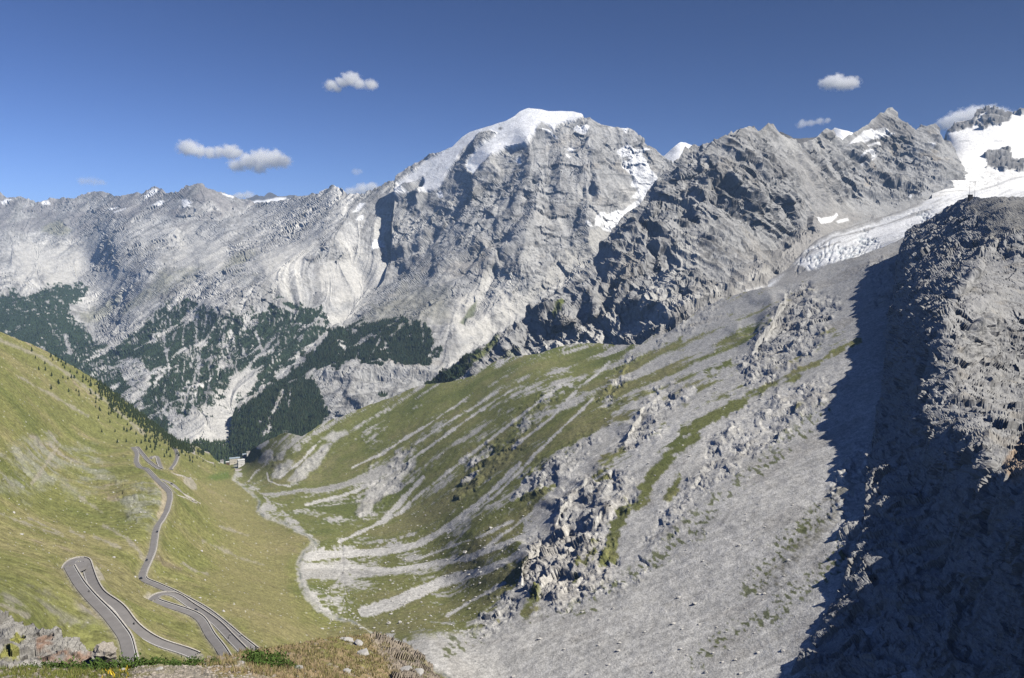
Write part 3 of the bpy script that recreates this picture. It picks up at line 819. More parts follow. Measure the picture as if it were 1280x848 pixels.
# snow crest behind the notch
top_J = [(1020,182),(1030,163),(1033,160),(1038,164),(1043,159),(1048,161),(1054,163),(1066,166),(1075,176),(1090,190)]
J = make_sheet('j', top_J, 1018, 1090, 210, [(1020,182,5400),(1050,160,5400),(1090,190,5300),(1050,209,5000),(1020,209,5000),(1090,209,5000)], dx=1.2, dy=1.2, back=400, jag=0.4)
displace(J, fbm(J['P'], 200, 4, J['pix'], seed=3)*10)
sheet_objects(J, np.broadcast_to(SNOW, J['P'].shape), MAT_MID, [('snow_crest', None, 'structure')])
top_J = [(960,182),(975,166),(982,168),(992,172),(998,172),(1015,171),(1030,172),(1045,182)]
J = make_sheet('j2', top_J, 960, 1045, 200, [(960,182,4900),(1000,170,4900),(1045,182,4900),(1000,199,4700),(960,199,4700)], dx=1.2, dy=1.2, back=300, jag=0.8)
displace(J, fbm(J['P'], 200, 4, J['pix'], seed=3, ridged=True)*14)
sheet_objects(J, np.broadcast_to(ROCK_D*0.8, J['P'].shape), MAT_MID, [('dark_back_ridge', None, 'structure')])

# ------------------------------------------------------------------ snowfield with its rock island and summit
top_K = [(1165,200),(1172,186),(1178,178),(1182,166),(1185,162),(1197,153),(1205,150),(1212,150),(1222,137.5),(1230,134),(1237,132.5),(1247,134),(1252,138),(1257,141),(1265,143),(1272,141),(1280,139),(1330,134)]
ctrl_K = [(1172,190,5600),(1182,165,5700),(1210,150,5800),(1240,134,5900),(1330,136,5900),(1200,190,5100),(1250,190,5000),(1330,190,5000),(1180,215,4500),(1230,225,4400),(1330,225,4400),(1200,248,3900),(1330,248,3800),(1180,262,3700),(1260,262,3600)]
K = make_sheet('snowfield', top_K, 1165, 1330, 265, ctrl_K, dx=1.15, dy=1.1, back=500, jag=0.5, seed=8)
X, Y = K['PX'], K['PY']
rk = np.maximum.reduce([region(K, o5([(890,215),(900,180),(990,160),(1000,150),(1050,100),(1110,70),(1190,100),(1250,100),(1250,130),(1220,135),(1210,160),(1170,165),(1165,180),(1120,180),(1080,205),(1060,195),(1040,170),(1020,190),(960,205),(920,222)]), 1.2, 1.5),
                        region(K, [(1160,210),(1180,160),(1184,170),(1178,192),(1172,200),(1175,225),(1160,240)], 1.5, 1.5),
                        region(K, o5([(1085,335),(1110,310),(1160,300),(1200,298),(1215,330),(1215,345),(1290,350),(1290,415),(1255,415),(1230,400),(1180,412),(1130,400),(1092,395),(1100,360)]), 1.2, 2),
                        region(K, [(1272,138),(1330,130),(1330,142),(1275,145)], 1, 1)])
rk *= 1-region(K, o5([(1040,165),(1060,130),(1098,115),(1095,122),(1065,145),(1075,180)]), 1, 0.7)
displace(K, (fbm(K['P'], 600, 3, K['pix'], seed=81)*14).astype(f32))
push(K, rk*25)
fin = fbm(K['P'], 140, 6, K['pix'], gain=0.65, seed=82, ridged=True, weight=True)
fhK, fcK = facets(K['P'], (150,150,110), 4, K['pix'], 0.35, seed=12)
displace(K, (fin*9*smooth(Y-line_y(top_K, X), 0, 12) + fhK)*rk)
cre = region(K, [(1178,210),(1200,208),(1240,215),(1250,235),(1190,238)], 4, 3)
cr = np.abs(noise2(X/10 + 0.3*K['wob'], Y/2.6, 9))
displace(K, (-smooth(0.10-cr, 0, 0.1)*5*cre + 0.8*noise(K['P'], 60, 2)*(1-rk)).astype(f32))
c = np.broadcast_to(SNOW*np.array([1,0.985,0.95]), K['P'].shape).astype(f32).copy()
c = mix(c, np.array([0.62,0.61,0.58]), smooth(noise2(X/16, Y/3.5, 5)+0.6*noise2(X/5, Y/1.5, 15), 0.1, 0.6)*0.5*smooth(Y, 165, 215))
c = mix(c, np.array([0.42,0.43,0.43]), cre*smooth(0.12-cr, 0, 0.1)*0.8)
c = mix(c, ROCK_D*0.95, rk); c = mix(c, ROCK, rk*smooth(fcK, 0, 0.5)*0.6)
c = mix(c, np.array([0.3,0.3,0.3]), stroke(K, o5([(860,522),(960,512),(1040,515),(1130,490),(1200,460),(1290,440)]), 0.8, 0.7, 0.5)*0.7)
c = mix(c, np.array([0.4,0.4,0.4]), stroke(K, o5([(960,268),(1005,264)]), 0.8, 0.6, 0.3)*0.8 + stroke(K, o5([(1130,262),(1180,262)]), 0.6, 0.6, 0.3)*0.6)
sheet_objects(K, c, MAT_MID, [('snowfield', None, 'structure')])

# ------------------------------------------------------------------ glacier tongue
top_L = [(960,352),(985,336),(1003,315),(1010,308),(1020,300),(1040,290),(1060,284),(1100,272),(1130,262),(1150,254),(1165,247),(1195,241),(1230,238),(1280,236),(1330,235)]
ctrl_L = [(960,352,2600),(1003,318,2780),(1040,292,3000),(1100,274,3250),(1150,256,3450),(1200,243,3650),(1330,237,3800),(1000,335,2600),(1060,325,2450),(1120,303,2450),(1180,270,2700),(1330,262,2900),(1100,350,2200),(1330,300,2500),(960,370,2400)]
Lg = make_sheet('glacier', top_L, 960, 1330, [(960,375),(1050,350),(1120,330),(1200,295),(1330,275)], ctrl_L, dx=1.1, dy=1.0, back=60, jag=0.3, seed=10)
X, Y = Lg['PX'], Lg['PY']
# arcuate crevasses; coarse seracs at the snout
ph = (X*0.35 + Y*1.0 + 6*noise2(X/30, Y/18, 2))
arc = np.abs((ph/5.2) % 1 - 0.5)*2
snout = region(Lg, [(985,345),(1000,310),(1040,300),(1060,310),(1060,325),(1000,340)], 4, 3)
snout = np.maximum(snout, region(Lg, [(1055,318),(1070,300),(1095,296),(1100,312),(1070,325)], 3, 3))
crv = smooth(noise2(X/26, Y/12, 3) + 0.15, 0, 0.35)*region(Lg, [(1040,300),(1080,282),(1150,262),(1200,252),(1180,275),(1130,295),(1090,312),(1050,325)], 6, 5)
V = np.abs(noise2(X/4.5 + Y/9, Y/9, 21)); V2 = np.abs(noise2((X+Y*0.6)/14, (Y*1.3-X*0.2)/3.2, 23))
hh = -smooth(0.16-V2, 0, 0.14)*4*crv - smooth(0.2-V, 0, 0.2)*3.5*snout + noise(Lg['P'], 120, 5)*6
displace(Lg, hh.astype(f32))
c = np.broadcast_to(np.array([0.74,0.75,0.755]), Lg['P'].shape).astype(f32).copy()
c = mix(c, SNOW*0.92, smooth(Y*-1+noise2(X/20, Y/6, 8)*12+X*0.02, -285, -262)*0.8)
c = mix(c, SNOW, snout*0.5)
flow = noise2((X*0.38+Y*0.92)/2.0, (X*0.92-Y*0.38)/40, 11)
c = mix(c, np.array([0.38,0.38,0.37]), smooth(flow, 0.12, 0.42)*0.55)
c = mix(c, np.array([0.36,0.42,0.46]), crv*smooth(0.14-V2, 0, 0.12)*0.7)
c = mix(c, np.array([0.28,0.36,0.42]), snout*smooth(0.12-V, 0, 0.10)*0.5)
edge = 1-smooth(Y-line_y(top_L, X)+2*Lg['wob'], 0, 7)
c = mix(c, SCREE_D*0.85, edge*smooth(-X, -1165, -1140)*0.9)
for ln, w in [([(1000,322),(1040,298),(1100,283),(1160,262)],1.2), ([(985,340),(1010,318),(1050,303)],1.2)]:
    c = mix(c, SCREE_D*0.8, stroke(Lg, ln, w, 1, 1)*0.7)
c = mix(c, SCREE_D*0.9, region(Lg, [(950,380),(985,335),(998,330),(1010,336),(1050,328),(1060,340),(1060,370)], 2.5, 3)*0.9)
sheet_objects(Lg, c, MAT_MID, [('glacier_tongue', None, 'structure')])
print('K L', time.time()-T0)

# ------------------------------------------------------------------ the valley: grass slope on the left, scree slope on the right
top_B = [(-40,395),(0,415),(12,420),(40,431),(60,440),(75,449),(100,463),(115,472),(130,482),(150,497),(170,512),(190,527),(205,540),(220,550),(232,556),(249,560),(262,570),(275,578),(287,582),(298,578),
         (307,567),(317,560),(332,552),(347,545),(357,541),(366,543),(377,546),(387,540),(407,527),(430,520),(447,512),(465,505),(495,495),(515,485),(535,480),(550,479),(565,477),(590,470),(622,450),(647,445),(675,442),(690,436),(715,430),
         (747,429),(765,431),(800,431),(815,420),(837,415),(850,407),(875,387),(900,375),(925,367),(960,360),(995,354),(1012,347),(1032,332),(1050,327),(1075,320),(1100,310),(1120,302),(1150,285),(1180,262),(1230,255),(1320,262)]
ctrl_B = [(-40,395,1750),(0,415,1850),(60,440,2000),(150,497,2150),(205,540,2300),(249,560,2450),(290,580,2500),(320,560,2400),(357,541,2300),(430,520,2300),(535,480,2300),(650,445,2200),(750,429,2100),(850,405,1880),(960,360,1820),(1050,327,1760),(1120,302,1690),(1180,262,1750),(1320,262,1500),
          (0,500,1250),(0,600,860),(-40,700,520),(-40,848,250),(0,780,360),(60,840,420),(80,560,1400),(120,640,1010),(150,540,1850),
          (165,820,480),(150,790,505),(120,750,560),(85,703,650),(190,790,550),(230,818,525),(265,812,572),(190,748,690),(320,808,622),(180,725,765),(190,690,850),(205,650,1000),(212,620,1150),(195,590,1380),(168,560,1620),
          (233,556,2150),(240,598,1650),(250,632,1350),(300,600,2150),(330,640,1680),(300,680,1270),(380,700,1250),(350,740,1000),(400,760,980),(450,785,890),(400,800,830),(540,800,760),(330,870,500),(150,870,400),
          (400,600,1950),(400,660,1500),(500,560,1950),(500,620,1650),(500,680,1290),(600,520,1850),(600,600,1400),(600,680,1050),(560,740,980),(650,740,810),(640,800,703),(700,500,1600),(700,580,1190),(750,660,870),(620,870,620),(760,760,684),(800,870,543),
          (800,480,1455),(800,560,1082),(850,620,855),(900,420,1556),(900,520,1064),(900,700,680),(1000,400,1396),(1000,500,988),(1000,600,764),(1000,720,600),(1000,870,474),(1100,340,1450),(1100,420,1100),(1100,550,773),(1080,680,605),(1100,870,435),
          (1200,400,1040),(1200,600,640),(1200,750,500),(1320,870,390),(1200,870,410),(1320,500,740)]
B = make_sheet('valley', top_B, -40, 1320, 880, ctrl_B, dx=1.2, dy=1.2, nback=12, back=260, jag=0.5, seed=20, bslope=0.75)
X, Y = B['PX'], B['PY']
stream = [(297,588),(292,600),(300,606),(312,617),(325,628),(322,638),(330,645),(345,650),(358,655),(370,665),(385,672),(395,680),(380,692),(374,705),(376,725),(384,745),(398,762),(415,772),(440,777),(460,788),(475,800),(520,830),(560,850),(600,885)]
dS, sS, frS = seg_dist(X, Y, [(285,560)] + stream)
sgnS = np.where(inside(X, Y, [(285,-300)] + [(285,560)] + stream + [(600,2000),(-300,2000),(-300,-300)]), 1.0, -1.0).astype(f32)
left = smooth(dS*sgnS, -4, 4)                 # 1 on the grass side
right = 1-left
# --- ground classes on the right slope
rk_polys = [([(655,735),(648,718),(656,700),(668,680),(690,665),(705,655),(725,660),(745,665),(760,680),(768,700),(760,725),(735,740),(705,755),(688,756),(668,745)], 1.0),
            ([(590,790),(600,770),(625,745),(640,740),(650,755),(640,770),(625,790)], 0.6),
            ([(650,620),(665,590),(690,575),(710,560),(725,545),(740,550),(720,585),(690,610),(660,635)], 0.8),
            ([(690,640),(705,615),(730,600),(760,590),(790,600),(790,620),(770,640),(740,660),(710,668)], 0.9),
            ([(575,600),(590,570),(610,555),(620,565),(605,600),(590,615),(570,625)], 0.8),
            ([(745,500),(760,480),(785,440),(800,445),(780,490),(760,515)], 0.6), ([(775,560),(790,530),(815,500),(840,480),(860,490),(820,540),(795,565)], 0.8),
            ([(820,430),(850,408),(875,388),(900,378),(895,398),(860,412),(835,420)], 0.8),
            ([(930,455),(960,400),(985,365),(1010,355),(1040,380),(1030,420),(1000,450),(960,480),(930,480)], 1.0), ([(1080,340),(1120,320),(1130,350),(1100,380),(1080,370)], 0.6),
            ([(620,560),(650,520),(690,480),(700,490),(660,540),(635,575)], 0.45),
            ([(320,605),(345,575),(365,565),(360,585),(345,605)], 0.4), ([(365,600),(385,570),(400,560),(408,552),(405,570),(390,590),(372,605)], 0.5), ([(445,640),(470,605),(500,580),(520,575),(510,600),(480,625),(455,645)], 0.5),
            ([(455,590),(470,570),(490,560),(480,580)], 0.5), ([(495,575),(500,560),(512,565),(505,578)], 0.5),
            ([(1040,600),(1065,560),(1090,560),(1085,620),(1095,700),(1080,740),(1040,730),(1050,680)], 0.8), ([(830,640),(870,590),(900,560),(905,580),(870,620),(845,660)], 0.5), ([(770,730),(830,640),(850,650),(800,720)], 0.35),
            ([(880,560),(960,500),(1020,470),(1040,500),(960,560),(900,600)], 0.5)]
RK = np.zeros(X.shape, f32)
for k_, (pg, a) in enumerate(rk_polys): RK = np.maximum(RK, a*(1.0 if k_ in (0, 13) else 0.75)*region(B, pg, 11, 8))
RK = RK*(0.55+0.45*smooth(noise(B['P'], 60, 55)+0.4*B['wob'], -0.25, 0.25))
RK *= right
lf_rk = np.zeros(X.shape, f32)
for pg, a in [([(180,600),(210,615),(208,640),(195,660),(160,645),(145,620),(150,600)], 0.35), ([(0,560),(70,540),(80,590),(40,620),(0,610)], 0.3), ([(60,560),(120,560),(140,600),(90,620)], 0.25)]:
    lf_rk = np.maximum(lf_rk, a*region(B, pg, 8, 8))
RK = np.maximum(RK, lf_rk*left)
# macro relief
near = smooth(B['D'], 2600, 900)
displace(B, (fbm(B['P'], 420, 2, B['pix'], seed=91)*9*right + fbm(B['P'], 300, 2, B['pix'], seed=92)*6*left)*smooth(Y-line_y(top_B, X), -2, 25))
for pts, a, W, e in [([(738,598),(716,620),(700,640),(690,668)],66,26,1.2), ([(792,632),(765,640),(735,655),(716,662)],34,16,1), ([(716,588),(706,604)],8,9,1.2), ([(668,682),(655,700),(649,718),(650,738)],50,24,1), ([(652,738),(660,748),(676,752)],12,18,2),
                     ([(822,492),(805,515),(786,545),(778,556)],42,14,1), ([(775,565),(755,580),(740,590)],11,12,1.4), ([(828,545),(818,560)],6,8,1.2), ([(788,455),(770,478),(752,500)],26,16,1.4), ([(806,445),(796,456)],8,9,1.4), ([(842,452),(828,466)],5,7,1.2),
                     ([(985,362),(972,385),(958,410),(945,435),(935,450)],75,24,1.5), ([(1000,425),(985,445),(975,450)],10,10,1.6), ([(978,455),(965,470)],9,9,1.4), ([(1010,395),(998,415)],10,10,1.4), ([(1020,375),(1005,390)],10,10,1.4), ([(1090,335),(1078,345)],8,10,1.4),
                     ([(868,388),(845,405),(836,412)],34,14,1.6), ([(895,382),(880,395),(878,402)],15,12,1.5), ([(925,372),(912,386)],8,10,1.5),
                     ([(600,560),(590,572),(585,582)],9,10,1.4), ([(660,608),(650,622)],6,7,1), ([(676,572),(662,592)],6,7,1.2), ([(640,700),(625,712)],4,6,1), ([(1065,585),(1050,600)],5,8,1.3), ([(1080,680),(1070,695)],6,8,1.3),
                     ([(505,568),(497,578)],6,8,1.2), ([(595,775),(590,790)],4,5,1), ([(385,575),(372,590),(366,600)],5,7,1.5), ([(490,595),(470,612),(455,630)],6,8,1.5), ([(832,630),(820,645)],4,5,1), ([(1040,700),(1034,715)],5,8,1.2), ([(1090,560),(1060,572),(1040,590)],3,8,1.5)]:
    sc_ = (B['D']/1000)
    step(B, pts, a*0.40, W*0.85, e, (0.35, -0.3, 0.8))
l1 = lic(B, (1, 3, 7), n=34, pre=6, stp=1.3, seed=8)
Dm = B['D']/FPX
gul = -np.abs(0.55*l1[2]+0.45*l1[1])
slopefade = smooth(dS, 3, 45)
displace(B, ((gul*1.0 - 0.55*np.abs(0.6*l1[1]+0.4*l1[0]))*Dm*(1.0*right*(1-0.7*smooth(-X, -820, -900)) + 0.30*left)*slopefade*smooth(Y-line_y(top_B, X), -1, 14)).astype(f32))
finR = fbm(B['P'], 60, 7, B['pix'], gain=0.66, seed=95, ridged=True, weight=True)
finS = fbm(B['P'], 22, 6, B['pix'], gain=0.6, seed=97)
# rock relief scaled so nearer outcrops keep natural size
fhB, fcB = facets(B['P'], (30,30,24), 4, B['pix'], 0.36, seed=4, fade=1.1)
NB = macro_normals(B, 12); bul = noise(B['P'], (55,55,40), 121); displace(B, (RK*(0.32-np.abs(bul))*13*np.clip(Dm, 0.4, 1.2)).astype(f32), NB)
displace(B, (fhB*RK).astype(f32), NB)
displace(B, (finR*(1.2*RK*np.clip(Dm*1.0, 0.35, 1.3)) + finS*(0.5 + 0.1*right*(1-RK))*np.clip(Dm*1.2, 0.3, 1.2)).astype(f32), NB)

# --- roads: centre lines surveyed on the slope, level across, gently graded
roads = [
 ('A', [(176,880),(168,850),(161,828),(157,812),(153,799),(142,783),(126,767),(111,751),(99,736),(91,722),(85,710)], 4.0, +1),
 ('B', [(83,709),(86,704),(94,701.5),(102,702),(107,706),(110,716),(114,731),(122,744),(135,755),(148,766),(160,779),(176,793),(194,805),(212,813),(230,820),(252,832)], 4.2, +1),
 ('C', [(300,850),(288,828),(276,810),(263,795),(252,780),(240,772),(222,764),(206,757),(194,752),(188,748.5)], 3.8, +1),
 ('D', [(188,748.5),(194,745.5),(204,745.5),(218,750),(236,760),(254,771),(270,782),(286,796),(305,812),(320,826)], 3.8, +1),
 ('E', [(345,830),(316,807),(296,795),(272,778),(250,763),(228,750),(212,741),(196,733),(184,726),(178,722),(179,716),(185,704),(191,688),(194,672),(197,658),(204,647),(210,636),(211.5,622),(207,613),(197,602),(188,593.5),(181,587.5),(175,586),(171,580),(170.5,574),(171,568),(168,562),(166,559.5)], 3.6, +1),
 ('F', [(166,559.5),(171,560),(177,567.5),(185,576),(196,584),(202,587.5)], 3.4, +1),
 ('G', [(187,573.5),(190,571.5),(196,572.5),(199,579),(204,584),(215,589),(229,597),(238,598.5)], 3.4, +1),
 ('H', [(213,586),(219,579),(221.5,569),(217.5,557),(214.5,552),(216.5,547),(212,544.3)], 3.4, +1),
 ('I', [(212,544.3),(217,545.5),(225,553.5),(232.5,563),(242,568.5),(258,577),(270,584)], 3.4, +1),
 ('J', [(198,599),(208,603),(217,608),(227,617),(237,625),(249,633)], 3.4, +1),
 ('K', [(202,603.5),(212,612),(222,620),(232,627),(244,632)], 3.2, +1),
 ('L', [(240,568),(242.5,561.5),(236,557.5),(243,557.5),(252,562.5),(264,571)], 3.2, +1),
]
road_tracks = []
B['P0'] = B['P'].copy()
for nm, pts, hw, side in roads:
    p = np.array(pts, float)
    hw = hw*0.9
    # smooth subdivision (Catmull-Rom)
    pp = np.vstack([2*p[0]-p[1], p, 2*p[-1]-p[-2]])
    fine = []
    for k in range(1, len(pp)-2):
        for t in np.linspace(0, 1, 9)[:-1]:
            a0, a1, a2, a3 = pp[k-1], pp[k], pp[k+1], pp[k+2]
            fine.append(0.5*((2*a1)+(-a0+a2)*t+(2*a0-5*a1+4*a2-a3)*t*t+(-a0+3*a1-3*a2+a3)*t**3))
    fine.append(pp[-2]); fine = np.array(fine)
    sm_P = B['P']; 
    Q = at(B, fine[:, 0], fine[:, 1])
    # resample every 2 m, smooth
    for it in range(3):
        L = np.r_[0, np.cumsum(np.linalg.norm(np.diff(Q[:, :2], axis=0), axis=1))]
        n = max(8, int(L[-1]/3.0)); s = np.linspace(0, L[-1], n)
        Q = np.stack([np.interp(s, L, Q[:, k]) for k in range(3)], 1)
        k = int(min(9, max(2, len(Q)//9)))
        Z = np.pad(Q, ((k, k), (0, 0)), mode='edge')
        Zs = np.stack([Z[i:i+len(Q)] for i in range(2*k+1)]).mean(0)
        w = np.ones(len(Q)); w[:3] = 0; w[-3:] = 0
        Q[:, 2] = Zs[:, 2]*1.0
        Z = np.pad(Q, ((2, 2), (0, 0)), mode='edge')
        Q[:, :2] = np.stack([Z[i:i+len(Q), :2] for i in range(5)]).mean(0)
    road_tracks.append([nm, Q, hw])
# carve the ground to the roads
allQ = np.concatenate([t[1] for t in road_tracks]); allW = np.concatenate([np.full(len(t[1]), t[2]) for t in road_tracks])
cand = (X < 400) & (Y > 530)
near_px = np.zeros(X.shape, bool)
for nm, pts, hw, side in roads:
    d_, _, _ = seg_dist(X[:, :400], Y[:, :400], pts)
    near_px[:, :400] |= d_ < 34
cand &= near_px
ci = np.argwhere(cand)
pc = B['P'][cand]
def near_road(p):
    out = np.zeros((len(p), 3))
    for a in range(0, len(p), 4000):
        b = p[a:a+4000]
        d = np.hypot(b[:, None, 0]-allQ[None, :, 0], b[:, None, 1]-allQ[None, :, 1]) - allW[None]
        k = d.argmin(1)
        # inverse distance blend so neighbouring legs hand over smoothly
        w = 1.0/np.maximum(d + 4.5, 0.6)**4
        zz = (w*allQ[None, :, 2]).sum(1)/w.sum(1)
        dm = d[np.arange(len(b)), k]
        out[a:a+4000, 0] = dm
        out[a:a+4000, 1] = np.where(dm < 1.2, allQ[k, 2], zz)
        out[a:a+4000, 2] = k
    return out
nr = np.concatenate(list(POOL.map(near_road, np.array_split(pc, 16))))
blend = 1-smooth(nr[:, 0], 1.0, 9.0)
newz = pc[:, 2]*(1-blend) + (nr[:, 1]-0.35)*blend
B['P'][cand, 2] = newz
roadm = np.zeros(X.shape, f32); roadm[cand] = 1-smooth(nr[:, 0], 0.3, 2.0)
roadsoft = np.zeros(X.shape, f32); roadsoft[cand] = 1-smooth(nr[:, 0], 1.0, 7.0)
print('roads', len(ci), time.time()-T0)

# --- colours
l2 = lic(B, (0, 1, 3), n=46, pre=3, stp=1.2, seed=31)
mac = noise(B['P'], 260, 5); med = noise(B['P'], 70, 6); fi_ = noise(B['P'], 18, 7)
nz = normals(B['P'])[..., 2]
gcol = np.broadcast_to(GRASS, B['P'].shape).astype(f32).copy()
gcol = mix(gcol, GRASS_Y, smooth(mac*0.9 + med*0.7 + fi_*0.5 + 0.22*l2[2] + 0.12*l2[1], -0.1, 0.75)*0.75)
gcol = mix(gcol, GRASS_G, smooth(-mac - med + 0.35*l2[2] + 0.5*fi_, 0.1, 0.9)*0.7)
gL = mix(gcol, DIRT*1.15, smooth(0.5*l2[2] + 0.45*l2[1] + 0.25*l2[0] + fi_ + 0.8*med, 0.75, 1.6)*0.8)
gL = gL*(1 + 0.10*l2[1] + 0.09*l2[0] + 0.35*noise(B['P'], 9, 81) + 0.3*noise(B['P'], 3.5, 82))[..., None].clip(0.5, 1.5)
gL = mix(gL, np.array([0.36,0.34,0.29]), smooth(0.45*l2[1] + 0.5*l2[0] + 0.8*noise(B['P'], 45, 17), 1.3, 1.8)*0.65)
gL = mix(gL, GRASS_Y*0.95, region(B, [(240,600),(300,605),(380,680),(360,720),(380,780),(430,800),(330,810),(250,730),(290,680),(260,640)], 14, 10)*0.6)
gL = mix(gL, ROCK*0.95, lf_rk*smooth(finR + 0.6*l2[1], -0.2, 0.9)*1.6)
for ln, w in [([(0,425),(50,445),(90,470),(130,500),(180,540)],1.6), ([(20,470),(60,490),(110,520)],1.2), ([(0,640),(40,655),(80,668)],1.2), ([(130,652),(160,672),(182,695)],2.2), ([(120,668),(150,682)],1.5), ([(40,645),(80,665)],1.2),
              ([(229,703),(240,712),(260,718)],1.2), ([(255,675),(300,695),(330,705)],1.2), ([(0,757),(20,766),(34,772)],3), ([(275,660),(310,672)],1.5), ([(90,660),(105,668)],1.8), ([(45,600),(70,560),(60,540)],2), ([(100,620),(130,640)],1.3)]:
    gL = mix(gL, np.array([0.36,0.33,0.27]), stroke(B, ln, w, 1.5, 2.2)*0.65)
gL = mix(gL, np.array([0.20,0.15,0.13]), stroke(B, [(195,700),(215,708),(225,712)], 3, 2, 2)*0.5)
gL = mix(gL, np.array([0.29,0.27,0.235]), region(B, [(0,735),(60,745),(110,760),(135,785),(100,785),(40,770),(0,755)], 6, 8)*smooth(l2[1]*0.6+fi_, -0.5, 0.6)*0.7)
# right slope: limestone scree with turf where it is stable
sc = np.broadcast_to(SCREE, B['P'].shape).astype(f32).copy()
sc = mix(sc, SCREE_D, smooth(0.4*l2[2] + 0.35*l2[1] + med, 0.1, 1.3)*0.6)
sc = mix(sc, ROCK_D*1.3, RK*smooth(fcB*1.6 + finR*0.4, 0.35, 1.2)*0.65)
ckB = cracks(B['P'], (30,30,70), 5, 0.06)
sc = mix(sc, ROCK_D*0.7, ckB*RK*0.7)
sc *= (1 + 0.15*l2[0] + 0.17*l2[1]*(1-0.6*RK) + 0.12*l2[2]*(1-RK))[..., None].clip(0.45, 1.5)
sc = mix(sc, SCREE*1.08, RK*smooth(-finR, -0.2, 0.5)*0.5)
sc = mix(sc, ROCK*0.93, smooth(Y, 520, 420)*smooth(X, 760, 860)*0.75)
sc = mix(sc, np.array([0.50,0.475,0.43]), region(B, rk_polys[0][0], 8, 6)*0.6)
sc = mix(sc, TAN*1.05, smooth(noise(B['P'], 130, 44)+0.5*fi_, 0.3, 0.8)*0.25)
strong = region(B, [(300,590),(308,568),(350,545),(400,530),(470,505),(535,480),(560,478),(600,470),(640,452),(680,443),(750,430),(752,440),(735,452),(700,478),(690,500),(660,535),(640,560),(600,590),(590,620),(560,650),(480,672),(410,680),(370,655),(330,640),(300,610)], 8, 8, 9)
mid = region(B, [(385,700),(480,685),(560,655),(600,600),(650,545),(700,500),(760,440),(800,440),(770,500),(720,560),(690,600),(650,650),(640,700),(640,745),(600,785),(520,800),(430,775),(395,745)], 8, 9, 8)
upper = region(B, [(700,500),(760,440),(850,415),(960,370),(1080,420),(1000,460),(900,530),(860,570),(800,600),(760,600)], 10, 10)
gm = strong*1.16 + mid*1.08*(1-strong) + upper*0.72*(1-strong)*(1-mid)
field = gm*1.15 - 1.0 + 0.42*mac + 0.34*l2[2] + 0.24*l2[1] + 0.35*med + 0.2*fi_ - 0.8*RK
gR = smooth(field + 0.20*l2[0] + 0.16*l2[1] + 0.3*noise(B['P'], 8, 19), -0.14, 0.14)
# individual turf strips and patches
for ln, w in [([(1072,428),(1040,445),(1000,470),(950,490),(905,515),(870,535)],(4,8)), ([(870,535),(830,560),(800,575),(770,585),(745,600)],(7,2)), ([(870,548),(840,568),(820,592),(800,625),(775,640)],(8,9)),
              ([(850,600),(835,620)],5), ([(740,470),(700,500),(660,545)],(6,5)), ([(690,470),(650,520)],(5,3)), ([(735,440),(710,475)],(4,3)), ([(700,560),(740,530),(760,515)],2), ([(690,610),(620,650),(570,672)],(2,3)),
              ([(760,520),(700,565),(655,600)],(2,3)), ([(850,425),(835,430)],3), ([(900,470),(870,490)],1.5), ([(915,455),(885,470)],1.2), ([(640,640),(590,665),(550,680)],4), ([(660,620),(620,640)],3), ([(640,745),(700,690)],0),
              ([(735,690),(730,715)],3), ([(722,700),(718,725)],3), ([(770,655),(760,690),(752,700)],(10,7)), ([(745,672),(740,700)],4), ([(670,740),(655,765)],(7,8)), ([(600,755),(580,780),(565,785)],(9,8)), ([(630,725),(600,740)],3)]:
    if w: gR = np.maximum(gR, smooth(stroke(B, ln, w, 7.0, 5.0)*1.4 - 0.80 + 0.26*l2[1]+0.22*l2[0]+0.26*l2[2] + 0.6*fi_ + 0.5*med, -0.2, 0.2))
# bare scree chutes cutting through
pale = np.zeros(X.shape, f32)
for ln, w in [([(384,698),(430,692),(480,688),(520,680),(550,664),(575,648),(600,628),(625,605),(650,580)],(5,3)), ([(380,708),(440,708),(490,714),(540,708),(580,700),(620,683),(660,668),(690,650)],(3,4)), ([(455,765),(500,752),(530,738),(570,722),(610,712),(650,695)],(7,5)),
              ([(425,676),(470,655),(500,640),(530,615),(560,592),(600,560),(650,520),(700,482)],(2,1.3)), ([(480,648),(510,620),(530,600)],(3,2)), ([(382,631),(430,620),(470,605),(510,580),(560,545),(600,515),(640,485)],(1.6,1.3)), ([(350,595),(375,575),(400,550)],1.4),
              ([(470,572),(500,552),(540,528),(590,490)],(2,1)), ([(520,556),(560,530),(600,505),(620,490)],1.5), ([(440,585),(470,570)],1.5), ([(560,665),(620,620),(660,580),(700,540),(740,500)],1.5), ([(640,560),(690,520),(730,480),(760,450)],1.5),
              ([(600,690),(650,650),(680,630)],(2,1)), ([(520,700),(600,672),(640,650)],1), ([(560,770),(600,745),(630,730)],2), ([(700,600),(760,560),(820,520),(870,490)],(2,3)), ([(660,600),(640,625)],3), ([(330,568),(345,552)],1),
              ([(310,600),(318,590),(330,580),(340,565)],1), ([(332,590),(336,600),(348,606),(362,608)],1), ([(322,560),(335,552)],1.5), ([(745,600),(790,575),(830,548),(845,535)],(1,5)), ([(830,560),(850,545)],2)]:
    pale = np.maximum(pale, stroke(B, ln, w, 1.3, 1.6))
pale = smooth(pale*1.5 - 0.75 + 0.25*l2[0] + 0.28*l2[1] + 0.22*l2[2] + 0.5*noise(B['P'], 30, 85), -0.18, 0.18)*smooth(pale, 0.0, 0.3)
gR *= 1-np.clip(pale*1.05, 0, 1)
